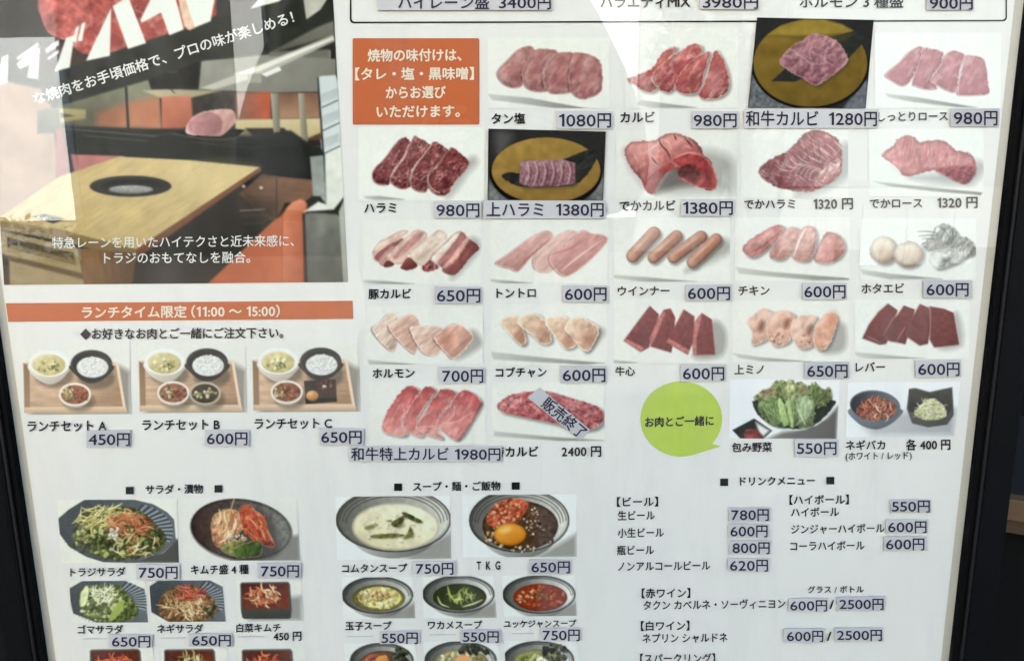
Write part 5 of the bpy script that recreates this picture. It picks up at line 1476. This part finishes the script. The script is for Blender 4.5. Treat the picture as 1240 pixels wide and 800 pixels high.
for x0 in (672, 856):
    P.poly([(x0, 470), (x0 + 13, 466), (x0 + 26, 700), (x0 + 12, 700)], (44, 42, 36), 'window_bar', **SF)
    P.line([(x0 + 17, 470), (x0 + 30, 690)], .8, (150, 140, 116), .6)
P.poly([(785, 382), (985, 330), (1075, 330), (1080, 470), (900, 490), (815, 480)], (35, 35, 32), None, soft=1.5, nz=(.1, .1), **SF)
P.line([(900, 392), (952, 388)], 1.0, (110, 110, 104), .7)
P.poly([(300, 690), (360, 685), (375, 960), (300, 960)], (132, 74, 70), None, nz=(.1, .1), soft=1.5, **SF)
P.setT((200, 20, 4.443))                                      # far wall, beams, posts
P.poly([(180, 395), (195, 240), (370, 225), (560, 205), (918, 180), (920, 330), (830, 405), (560, 412)], (146, 146, 136), 'back_wall', col2=(118, 117, 108), ang=60, nz=(.05, .08), soft=1.2, **SF)
P.poly([(560, 150), (905, 25), (915, 100), (580, 195)], (118, 116, 106), None, col2=(86, 84, 76), ang=90, soft=1.5, **SF)
P.poly([(560, 190), (880, 180), (885, 225), (560, 215)], (104, 102, 92), None, soft=1.5, **SF)
P.poly([(195, 385), (370, 318), (905, 98), (914, 132), (520, 318), (260, 395)], (190, 187, 176), 'ceiling_beam', col2=(164, 161, 150), ang=0, soft=1.2, **SF)
P.poly([(370, 310), (480, 275), (905, 112), (906, 122), (500, 300)], (222, 220, 210), None, soft=1, **SF)
P.poly([(520, 312), (612, 270), (626, 290), (545, 325)], (232, 230, 222), None, **SF)
P.poly([(445, 316), (520, 312), (522, 360), (447, 362)], (158, 156, 143), 'lamp', rim=((96, 94, 84), .8, .7), **SF)
P.poly([(890, 150), (915, 146), (916, 228), (892, 230)], (44, 42, 38), None, **SF)
P.poly([(140, 420), (310, 402), (320, 545), (150, 560)], (64, 60, 54), None, col2=(50, 46, 42), ang=90, nz=(.2, .1), soft=1.5, **SF)
P.poly([(-120, 400), (0, 392), (300, 400), (140, 438), (-20, 440)], (186, 176, 148), 'shelf', col2=(150, 140, 112), ang=20, soft=1.2, **SF)
P.line([(30, 392), (50, 412)], 1.2, (40, 38, 34), .9)
P.poly([(-20, 432), (132, 425), (149, 592), (-20, 606)], (196, 124, 100), 'orange_seat', col2=(164, 94, 72), ang=70, nz=(.06, .08), soft=1.2, **SF)
P.poly([(310, 402), (376, 402), (378, 548), (322, 548)], (66, 58, 52), None, nz=(.25, .3), soft=1.2, **SF)
P.poly([(376, 410), (566, 406), (568, 560), (378, 560)], (128, 100, 88), None, col2=(186, 90, 62), ang=0, nz=(.1, .1), soft=1.2, **SF)
P.poly([(608, 414), (826, 410), (832, 545), (612, 550)], (116, 86, 72), None, col2=(168, 130, 100), ang=95, nz=(.08, .08), soft=1.2, **SF)
P.poly([(376, 556), (836, 548), (842, 672), (382, 690)], (200, 186, 146), None, col2=(172, 156, 116), ang=90, soft=1.2, **SF)
P.poly([(430, 602), (640, 600), (658, 620), (600, 640), (470, 640)], (54, 48, 42), 'table', soft=1.2, **SF)
P.poly([(755, 660), (838, 625), (842, 690), (760, 690)], (90, 66, 48), None, soft=1.2, **SF)
P.poly([(530, 655), (842, 668), (845, 760), (800, 800), (500, 790)], (38, 37, 34), None, soft=1.2, nz=(.1, .1), **SF)
P.line([(540, 690), (840, 700)], 1.4, (116, 106, 88), .6); P.line([(540, 722), (840, 735)], 1.0, (92, 86, 74), .6)
for x0, x1, k in ((566, 592, 0), (716, 734, 1)):
    P.poly([(x0, 414), (x0 + 44 - 12 * k, 414), (x0 + 58, 735), (x1, 740)], (168, 163, 146), 'post', col2=(104, 98, 84), ang=0, **SF)
P.setT((0, 0, 1))
P.poly([(76, 152), (180, 156), (232, 156), (300, 165), (352, 158), (392, 186), (384, 224), (318, 216), (312, 206), (240, 197), (150, 190), (82, 186)], (44, 46, 43), 'counter', col2=(32, 33, 31), ang=90, nz=(.14, .06), soft=1.5, **SF)
for a_, b_, c_, w_ in (((78, 156), (190, 165), (100, 103, 98), 1.6), ((100, 164), (178, 171), (88, 90, 86), 1.2), ((190, 163), (225, 161), (84, 86, 82), 1.1), ((232, 172), (310, 180), (66, 67, 63), 1.2), ((90, 178), (160, 184), (58, 59, 56), 1.0)):
    P.line([a_, b_], w_, c_, .7)
P.poly([(86, 187), (150, 189), (140, 200), (90, 208)], (176, 116, 112), None, soft=1.2, nz=(.08, .1), **SF)
P.poly([(-8, 268), (72, 214), (144.5, 189.7), (230, 194), (315, 202.5), (165, 302), (70, 278)], (206, 184, 134), 'table', col2=(178, 156, 108), ang=110, nz=(.06, .05), grain=(.07, .5, -32, 9), **SF)
P.poly([(240, 198), (312, 203), (255, 240), (200, 215)], (216, 198, 152), None, alpha=.35, soft=10)
P.poly([(165, 302), (315, 202.5), (318, 211), (167, 317)], (124, 84, 60), 'table', reuse=True, col2=(96, 62, 44), ang=60, **SF)
P.poly([(-8, 266), (70, 277.5), (165, 302), (167, 317), (70, 291), (-8, 276)], (140, 118, 82), 'table', reuse=True, col2=(110, 90, 60), ang=90, **SF)
P.poly(ellipse(158, 225.5, 49.8, 13.0, 0, 44), (58, 57, 51), 'grill', rim=((120, 112, 90), .9, .6), col2=(40, 40, 37), ang=30, **SF)
P.poly(ellipse(158.5, 226.2, 37, 9, 0, 36), (30, 30, 28), None, col2=(58, 57, 52), ang=90, **SF)
P.poly(ellipse(158.5, 229.4, 27, 5.0, 0, 30), (168, 168, 165), None, grain=(.35, 1.4, 40, 1.5), soft=.8, col2=(120, 120, 116), ang=90, **SF)
P.setT((0, 160, 4.21))                                        # the drawer cabinet
P.poly([(-10, 500), (15, 505), (395, 590), (432, 780), (-10, 780)], (150, 132, 97), 'drawer', nz=(.07, .08), grain=(.06, .4, 10, 8), **SF)
P.poly([(-10, 610), (46, 632), (50, 780), (-10, 780)], (70, 58, 50), None, soft=1, **SF)
P.poly([(32, 535), (376, 614), (386, 676), (40, 590)], (66, 54, 38), 'drawer_slot', col2=(98, 82, 58), ang=90, **SF)
P.poly([(60, 572), (380, 652), (386, 676), (42, 592)], (122, 106, 76), None, soft=1, **SF)
P.poly([(45, 628), (430, 722), (432, 752), (50, 655)], (92, 74, 50), None, soft=1.2, **SF)
P.poly([(398, 590), (690, 618), (682, 780), (432, 780)], (128, 96, 66), 'table', reuse=True, col2=(84, 60, 40), ang=20, nz=(.08, .08), grain=(.1, .4, 85, 8), soft=1, **SF)
P.poly([(160, 430), (230, 418), (338, 442), (270, 466)], (60, 57, 50), 'caddy', **SF)
P.blobs(215, 436, 34, 8, 8, (.8, 1.8), [(216, 214, 208), (150, 146, 136), (236, 234, 228)], None, .3)
P.setT((210, 170, 4.445))                                     # dark leg space, panel, chair, box
P.poly([(-200, 640), (480, 160), (560, 190), (600, 340), (560, 425), (165, 790), (-225, 790)], (36, 34, 31), None, col2=(46, 43, 38), ang=-30, nz=(.08, .06), soft=1, **SF)
P.poly([(475, 185), (740, 212), (830, 235), (800, 260), (700, 335), (600, 335), (560, 425), (520, 430), (350, 290)], (92, 72, 57), 'wood_panel', col2=(136, 100, 80), ang=-15, nz=(.08, .08), grain=(.08, .4, 0, 8), soft=1, **SF)
P.poly([(350, 290), (555, 330), (556, 415), (510, 440), (330, 400)], (58, 49, 42), None, alpha=.7, soft=8, **SF)
P.line([(555, 200), (556, 415)], .9, (52, 42, 36), .8)
for c_ in ((378, 248), (472, 255)):
    P.poly(ellipse(*c_, 9, 8, 0, 10), (206, 190, 160), None, soft=1, **SF)
P.line([(358, 379), (490, 371)], 1.3, (150, 150, 142), .75); P.line([(380, 410), (480, 402), (490, 440), (380, 450)], .8, (84, 84, 76), .5)
P.poly([(165, 790), (530, 440), (575, 410), (640, 330), (690, 318), (716, 345), (706, 790)], (166, 88, 60), 'orange_chair', col2=(188, 108, 76), ang=-20, nz=(.06, .06), soft=1, **SF)
P.poly([(574, 790), (588, 405), (622, 362), (692, 372), (706, 790)], (202, 122, 88), None, col2=(160, 84, 56), ang=10, nz=(.05, .1), soft=1.2, **SF)
P.poly([(606, 372), (640, 338), (688, 318), (718, 345), (692, 388), (622, 386)], (218, 142, 108), None, col2=(188, 110, 80), ang=60, soft=1.5)
P.line([(583, 780), (588, 420), (606, 380)], 1.0, (134, 68, 46), .7); P.line([(610, 378), (692, 386)], .9, (150, 80, 56), .6)
P.poly([(694, 395), (716, 392), (722, 790), (704, 790)], (60, 50, 44), None, soft=1.2, **SF)
P.poly([(706, 398), (730, 388), (880, 396), (894, 412), (912, 790), (722, 790)], (112, 113, 105), 'grey_box', col2=(84, 85, 78), ang=70, nz=(.1, .06), rim=((70, 70, 64), 1.2, .5), soft=1, **SF)
P.poly([(770, 400), (815, 402), (812, 490), (785, 510)], (150, 151, 142), None, alpha=.5, soft=5, **SF)
P.poly([(890, 385), (925, 300), (950, 790), (914, 790)], (176, 177, 168), None, col2=(150, 151, 142), ang=90, soft=1, **SF)
P.poly([(735, 88), (806, 80), (822, 345), (790, 300), (752, 300)], (146, 152, 147), 'white_rack', nz=(.12, .1), soft=1, **SF)
P.poly([(815, 72), (912, 18), (916, 205), (942, 250), (930, 290), (862, 372), (700, 384), (780, 330), (822, 345)], (212, 214, 206), 'white_rack', reuse=True, nz=(.05, .1), soft=1, **SF)
P.setT((200, 20, 4.443))
P.poly([(822, 330), (840, 322), (918, 316), (940, 380), (946, 700), (852, 745)], (196, 204, 203), 'white_rack', reuse=True, soft=.8, **SF)
for y0 in (390, 510, 635):
    P.poly([(836, y0 + 30), (934, y0 - 8), (938, y0 + 40), (842, y0 + 82)], (166, 176, 177), None, soft=1.2, col2=(186, 194, 194), ang=90, **SF)
P.line([(822, 332), (836, 520), (852, 745)], 2.0, (36, 40, 40), .9)
for y0 in (490, 616, 742):
    P.line([(846, y0), (940, y0 - 44)], 1.3, (50, 56, 56), .9)
P.poly([(50, 628), (110, 610), (380, 605), (432, 612), (380, 650), (230, 658), (110, 645)], (26, 26, 24), 'tray', **SF)
P.line([(40, 630), (230, 660), (385, 652), (440, 612)], 1.2, (104, 101, 92), .8)
P.poly([(250, 655), (385, 655), (440, 616), (560, 640), (420, 690)], (58, 58, 54), None, soft=3, alpha=.6, **SF)
mb = [(110, 612), (125, 570), (170, 528), (230, 508), (300, 499), (362, 506), (378, 560), (352, 602), (300, 642), (230, 642), (130, 636)]
P.poly(mb, (222, 186, 182), 'meat_block', col2=(176, 130, 122), ang=30, nz=(.06, .2), rim=((236, 212, 206), 1, .5))
P.poly([(130, 620), (128, 575), (175, 530), (235, 515), (300, 545), (305, 600), (280, 635), (200, 640)], (190, 138, 140), None, col2=(140, 98, 98), ang=20, nz=(.05, .2), soft=1.5)
P.setT((0, 0, 1))
# raw meat and the big white lettering at the top
P.poly([(45, 10), (45, -45), (262, -45), (262, 18), (232, 40), (160, 64), (100, 66), (78, 48), (56, 36)], (150, 66, 60), 'meat_picture', smooth=False, nz=(.3, .06), marb=((206, 150, 136), .7, .10, 35, 2))
P.poly([(47, 0), (60, -20), (100, -20), (118, 8), (100, 40), (78, 48), (56, 36)], (176, 96, 90), None, nz=(.2, .1), rim=((214, 160, 150), 1.5, .4), grain=(.15, .3, 30, 4))
P.poly([(100, -45), (150, -45), (134, 8), (115, 25)], (160, 78, 70), None, nz=(.2, .1), grain=(.2, .3, 30, 4))
P.poly([(48, 88), (104, 74), (262, 22), (405, -30), (405, 22), (330, 62), (250, 72), (182, 96), (66, 130), (52, 120)], (46, 47, 42), None, smooth=False, nz=(.12, .04), soft=1.5)
P.poly([(48, 58), (70, 46), (108, 72), (66, 88), (50, 92)], (60, 44, 40), None, smooth=False, soft=2)
P.poly([(215, -10), (222, -10), (238, 20), (237, 33), (224, 33)], (214, 180, 160), None, nz=(.1, .1))
WL = (232, 229, 220)
for pts in ([(134.5, 10), (133, 68), (104, 74)], [(136.5, 8), (155, -4), (177, 52.5), (155, 59.5)], [(188, -12), (210, -12), (222.5, 36), (205, 43), (195, 15.5), (171.6, 28), (170, 24.5)],
            [(222, -12), (262, -12), (255, 26), (236, 33.5), (228, 10)], [(66, 87), (80, 46), (90, 43), (84.5, 82)], [(55, 60), (71, 48), (71.5, 55), (56, 65)], [(94, 50), (99, 29), (103.5, 27), (99.5, 50)], [(88, 50), (92, 34), (96, 31), (92, 52)],
            [(57, 71), (71, 60), (71.5, 64.5), (58, 73)], [(303, 11), (316, -4), (346, -4), (338, 2)], [(20, 78), (38, 61), (48, 58), (46, 96), (33, 94), (36, 78), (24, 84)], [(20, 70), (46, 52), (47, 56), (22, 73)], [(2, 70), (10, 66), (9, 100), (-4, 104)]):
    P.poly(pts, WL, 'big_lettering', smooth=False, reuse=True)
P.poly([(371, 24), (366, -10), (402, -10), (388, 12)], (176, 174, 164), 'big_lettering', smooth=False, reuse=True, nz=(.1, .1))
P.blur = 3; P.sat = .97; P.con = .03
big = done(P, 'photo of a restaurant table with a round grill and orange chairs', 'interior_photo')
text_rot('な焼肉をお手頃価格で、プロの味が楽しめる！', 41, 120.5, 355, 20.5, 16.2, M_WHITEINK, big, 'panel_text', bold=0.018)
text('特急レーンを用いたハイテクさと近未来感に、', 63, 356, 294, 291.5, 15, M_WHITEINK, big, 'panel_text', bold=0.008)
text('トラジのおもてなしを融合。', 126, 303, 312.5, 311.5, 15, M_WHITEINK, big, 'panel_text', bold=0.008)
# ------------------------------------------------------------------ the place: pavement, shop behind, street opposite
M_PAVE = mat('grey pavement', (0.085, 0.075, 0.062), rough=0.85, spec=0.3, vary=0.25, vscale=6, bump=0.3, bscale=80)
M_SHOPWALL = mat('charcoal wall', (0.008, 0.0085, 0.009), rough=0.9, spec=0.03, vary=0.15, vscale=8)
M_WOODL = mat('pale wood', (0.13, 0.088, 0.05), rough=0.6, spec=0.2, vary=0.3, vscale=14)
M_TOP = mat('grey worktop', (0.022, 0.024, 0.025), rough=0.6, spec=0.2, vary=0.1)
M_WOODD = mat('brown wood', (0.075, 0.05, 0.033), rough=0.6, spec=0.2, vary=0.25, vscale=14)
M_BOUNCE = mat('warm bounce stucco', (0.75, 0.66, 0.52), rough=0.9, spec=0.2, vary=0.08, vscale=2)
M_CREAM = mat('cream stucco', (0.88, 0.93, 0.94), rough=0.9, spec=0.2, vary=0.08, vscale=3)
M_WHITEWALL = mat('blue white plaster', (0.16, 0.185, 0.205), rough=0.9, spec=0.2, vary=0.05, vscale=1.5)
M_GREYWALL = mat('grey render', (0.24, 0.25, 0.25), rough=0.9, spec=0.2, vary=0.12, vscale=2)
M_TIMBER = mat('dark timber', (0.02, 0.019, 0.017), rough=0.7, vary=0.3, vscale=5)
M_ROOF = mat('grey roof', (0.14, 0.14, 0.135), rough=0.8, vary=0.3, vscale=9)
M_DARKGLASS = mat('dark shop window', (0.02, 0.022, 0.025), rough=0.3, spec=0.5)
M_ADDED_AWNING = mat('dark awning', (0.05, 0.05, 0.052), rough=0.8)
M_PICKET = mat('weathered pickets', (0.26, 0.27, 0.27), rough=0.8, vary=0.15)
M_WHITEPAINT = mat('white painted post', (0.60, 0.61, 0.60), rough=0.6, vary=0.05)

g = box_part('pavement', (-60, 60, -60, 60, -0.3, 0.0), M_PAVE)
tag(g, kind='structure')

shop = empty('shop_front', (0, 0.9, 0), 'dark charcoal shop front behind the menu display case', 'shop front')
box_part('wall', (-6, 6, 0.9, 1.1, 0.001, 3.2), M_SHOPWALL, shop)
box_part('added_awning', (-6, 6, -0.55, 0.899, 2.75, 2.85), M_ADDED_AWNING, shop)  # unseen awning, added to keep sky light off the board

# wooden counter seen past the right-hand frame rail
c0 = at(1222, 604, 0.30)
bench = empty('wooden_counter', (c0[0] + .3, 0.3, 0), 'pale wooden counter plank showing past the right black frame rail', 'counter')


def slab(name, u0, u1, v0, v1, z0, z1, m):
    """box along the counter's own slanting direction"""
    bm = bmesh.new(); bx(bm, u0, u1, v0, v1, z0, z1, bevel=0.002)
    bmesh.ops.rotate(bm, verts=bm.verts, cent=(0, 0, 0), matrix=Matrix.Rotation(math.radians(-28), 3, 'Z'))
    bmesh.ops.translate(bm, verts=bm.verts, vec=(c0[0], 0.30, 0))
    return part(name, bm, m, bench)


zt = c0[2]
slab('top_plank', -0.25, 0.6, 0, 0.02, zt - 0.026, zt, M_WOODL)
slab('worktop', -0.25, 0.6, 0.0205, 0.35, zt - 0.024, zt - 0.002, M_TOP)
slab('front_panel', -0.25, 0.6, 0.03, 0.045, 0.05, zt - 0.0445, M_SHOPWALL)
slab('lower_plank', -0.25, 0.6, 0.006, 0.34, zt - 0.044, zt - 0.027, M_WOODD)
for u in (-0.2, 0.55):
    slab('leg', u, u + 0.04, 0.06, 0.3, 0.001, zt - 0.045, M_SHOPWALL)

# the far side of the street, seen only in the glass
h = empty('cream_house', (-6.5, -8, 0), 'low cream house in full sun across the street, left end of the row', 'house')
box_part('wall', (-10, -4.02, -9, -8, 0.38, 2.06), M_CREAM, h)
box_part('plinth', (-10, -4.03, -9, -8.03, 0.0, 0.379), M_GREYWALL, h)
box_part('roof', (-10.3, -4.0, -9.2, -8.01, 2.062, 2.9), M_ROOF, h)
box_part('bounce_wall', (-10, -4.02, -9.1, -8.05, 2.901, 7.0), M_BOUNCE, h)  # unseen upper storey, added pale and warm to bounce sun onto the poster
h = empty('timber_shop', (-1.5, -8, 0), 'dark timber shop across the street with white posts', 'shop')
box_part('wall', (-3.98, 1.36, -9, -8.1, 0.0, 2.65), M_TIMBER, h)
box_part('bounce_wall', (-3.98, 1.36, -9, -8.05, 2.651, 7.5), M_BOUNCE, h)  # added above the mirrored part, as a warm reflector for the board
box_part('post', (-2.38, -2.10, -8.09, -7.95, 1.15, 2.645), M_WHITEPAINT, h)
box_part('post', (0.40, 1.36, -8.09, -7.95, 0.35, 2.645), M_WHITEPAINT, h)
h = empty('grey_house', (2.0, -8, 0), 'narrow grey house across the street beside the white one', 'house')
box_part('wall', (1.361, 2.78, -9, -8.1, 0.0, 5.6), M_GREYWALL, h)
box_part('window', (1.6, 2.5, -8.098, -8.04, 0.8, 1.8), M_DARKGLASS, h)
h = empty('white_house', (5.0, -8, 0), 'bright white house across the street, right end of the row', 'house')
box_part('wall', (2.785, 9, -9, -8.0, 0.62, 5.2), M_WHITEWALL, h)
box_part('plinth', (2.79, 9, -9, -8.02, 0.0, 0.619), M_GREYWALL, h)
fence = empty('picket_fence', (4.5, -7, 0), 'pale picket fence in front of the white house', 'fence')
box_part('rail', (2.7, 7.5, -7.0, -6.96, 0.35, 0.42), M_PICKET, fence)
for k in range(12):
    x = 2.75 + k * 0.4
    box_part('picket', (x, x + 0.17, -6.958, -6.93, 0.02, 0.54), M_PICKET, fence)


M_LEAF = mat('dark green leaves', (0.045, 0.07, 0.03), rough=0.6, vary=0.5, vscale=40)
M_BARK = mat('bark', (0.05, 0.04, 0.03), rough=0.9, vary=0.3, vscale=20)


def leaves(name, blobs_, n, size, m, parent, seed):
    """many small leaf faces through an uneven volume"""
    R = random.Random(seed); V = []; Fc = []
    for _ in range(n):
        cx, cy, cz, rx, ry, rz = R.choice(blobs_)
        while True:
            a, b, c = R.uniform(-1, 1), R.uniform(-1, 1), R.uniform(-1, 1)
            if .2 < a * a + b * b + c * c < 1: break
        o = Vector((cx + a * rx, cy + b * ry, cz + c * rz)); s_ = R.uniform(.6, 1.3) * size
        u = Vector((R.uniform(-1, 1), R.uniform(-1, 1), R.uniform(-1, 1))).normalized(); w_ = u.orthogonal().normalized()
        k = len(V)
        V += [tuple(o - u * s_), tuple(o + w_ * s_ * .45), tuple(o + u * s_), tuple(o - w_ * s_ * .45)]
        Fc.append((k, k + 1, k + 2, k + 3))
    me = bpy.data.meshes.new(name); me.from_pydata(V, [], Fc)
    return link(name, me, m, parent)


tree = empty('street_tree', (1.75, -6.4, 0), 'small leafy street tree in front of the grey house', 'tree')
bm = bmesh.new()
for (x0, z0, r0), (x1, z1, r1) in (((1.75, 0.001, .07), (1.72, 1.3, .05)), ((1.72, 1.28, .045), (1.5, 2.3, .02)), ((1.72, 1.28, .045), (1.95, 2.4, .02))):
    g_ = bmesh.ops.create_cone(bm, cap_ends=True, segments=10, radius1=r0, radius2=r1, depth=1)
    for v in g_['verts']:
        t = v.co.z + .5
        v.co = (v.co.x + x0 + (x1 - x0) * t, v.co.y - 6.4, z0 + (z1 - z0) * t)
part('trunk', bm, M_BARK, tree)
leaves('crown', [(1.45, -6.4, 1.75, .28, .3, .35), (1.95, -6.4, 1.9, .35, .3, .4), (1.7, -6.4, 2.4, .45, .4, .5), (2.1, -6.4, 2.5, .3, .3, .3), (1.4, -6.4, 2.3, .25, .25, .3)], 1500, .06, M_LEAF, tree, 5)
hedge = empty('hedge', (-5.5, -7.6, 0), 'low clipped hedge along the foot of the cream house', 'hedge')
leaves('foliage', [(-7.4 + k * .42, -7.6, .24 + .05 * math.sin(k * 2.1), .32, .2, .22) for k in range(9)], 1500, .05, M_LEAF, hedge, 6)
# ------------------------------------------------------------------ the photographer, mirrored in the glass
M_SKIN = mat('skin', (0.50, 0.33, 0.25), rough=0.6)
M_COAT = mat('black coat', (0.012, 0.012, 0.014), rough=0.85, vary=0.2)
M_HAIR = mat('black hair', (0.012, 0.010, 0.009), rough=0.5)
M_TROUSER = mat('dark trousers', (0.02, 0.02, 0.025), rough=0.9)
BX, BY = -0.10, -1.02


def skinned(name, joints, edges, m, parent=None, levels=2):
    """one continuous surface grown round a skeleton: joints = (x, y, z, radius)"""
    me = bpy.data.meshes.new(name)
    me.from_pydata([j[:3] for j in joints], edges, [])
    o = bpy.data.objects.new(name, me)
    COL.objects.link(o)
    md = o.modifiers.new('skin', 'SKIN'); md.use_smooth_shade = True
    for i, j in enumerate(joints):
        r = j[3]
        me.skin_vertices[0].data[i].radius = r if isinstance(r, tuple) else (r, r)
    me.skin_vertices[0].data[0].use_root = True
    sb = o.modifiers.new('sub', 'SUBSURF'); sb.levels = levels; sb.render_levels = levels
    dg = bpy.context.evaluated_depsgraph_get()
    n = bpy.data.meshes.new_from_object(o.evaluated_get(dg))
    n.name = name
    bpy.data.objects.remove(o); bpy.data.meshes.remove(me)
    for p in n.polygons: p.use_smooth = True
    return link(name, n, m, parent)


CAMV = CAM
J = []; E = []


def jt(x, y, z, r, frm=None):
    J.append((BX + x, BY + y, z, r)); k = len(J) - 1
    if frm is not None: E.append((frm, k))
    return k


pel = jt(0, 0, 0.95, 0.13); sp = jt(0, 0, 1.15, 0.13, pel); ch = jt(0, 0, 1.33, 0.14, sp); nk = jt(0, .02, 1.46, 0.055, ch)
hd = jt(0, .04, 1.56, 0.085, nk); hd2 = jt(0, .05, 1.64, 0.09, hd)
hx, hz = CAM[0] - BX, CAM[2]
for s in (-1, 1):
    sh = jt(s * .18, 0, 1.39, 0.06, ch); el = jt(s * .28, .12, 1.12, 0.045, sh); wr = jt(hx + s * .105, .31, hz - .05, 0.028, el)
    pm = jt(hx + s * .092, .345, hz - .02, (0.030, 0.018), wr)
    for q, (dz, l) in enumerate(((.028, .055), (.010, .062), (-.008, .058), (-.024, .046))):
        a = jt(hx + s * (.09 - .01), .365, hz + dz - .012, 0.0085, pm)
        b = jt(hx + s * (.09 - .02 - l * .3), .372, hz + dz - .010, 0.008, a); jt(hx + s * (.09 - .02 - l * .7), .366, hz + dz - .008, 0.007, b)
    t = jt(hx + s * .085, .335, hz - .045, 0.011, pm); jt(hx + s * .06, .338, hz - .05, 0.009, t)
    hp = jt(s * .09, 0, 0.88, 0.085, pel); kn = jt(s * .10, .02, 0.48, 0.06, hp); an = jt(s * .10, -.01, 0.09, 0.042, kn); jt(s * .11, .12, 0.045, 0.04, an)
person = skinned('person', J, E, M_SKIN)
tag(person, 'person in a black coat holding up a phone, mirrored in the glass', 'person')
J = []; E = []
pel = jt(0, 0, 0.80, (0.19, 0.15)); sp = jt(0, 0, 1.1, (0.18, 0.15), pel); ch = jt(0, 0, 1.33, (0.19, 0.15), sp); jt(0, .01, 1.45, 0.085, ch)
for s in (-1, 1):
    sh = jt(s * .215, 0, 1.40, 0.10, ch); u = jt(s * .275, .06, 1.27, 0.088, sh); el = jt(s * .30, .12, 1.13, 0.07, u); jt(hx + s * .12, .28, hz - .07, 0.045, el)
skinned('coat', J, E, M_COAT, person)
J = []; E = []
pel = jt(0, 0, 0.93, (0.15, 0.12))
for s in (-1, 1):
    hp = jt(s * .09, 0, 0.82, 0.105, pel); kn = jt(s * .10, .02, 0.48, 0.078, hp); jt(s * .10, -.01, 0.12, 0.062, kn)
skinned('trousers', J, E, M_TROUSER, person)
bm = bmesh.new()
bmesh.ops.create_uvsphere(bm, u_segments=24, v_segments=16, radius=1)
for v in bm.verts:
    x, y, z = v.co
    k = 1.0 if z > -0.2 else 1.0 + 0.25 * (-0.2 - z)
    v.co = (BX + x * 0.118 * k, BY - 0.005 + y * 0.115 - (0.03 if y > 0.3 else 0), 1.615 + z * (0.125 if z > 0 else 0.20))
hair = part('hair', bm, M_HAIR, person)
for p in hair.data.polygons: p.use_smooth = True
ph = box_part('phone', (CAM[0] - .076, CAM[0] + .076, CAM[1] - .020, CAM[1] - .012, CAM[2] - .037, CAM[2] + .037), M_LIP, None, bevel=0.002)
tag(ph, 'black phone held up sideways in both hands before the glass', 'phone')
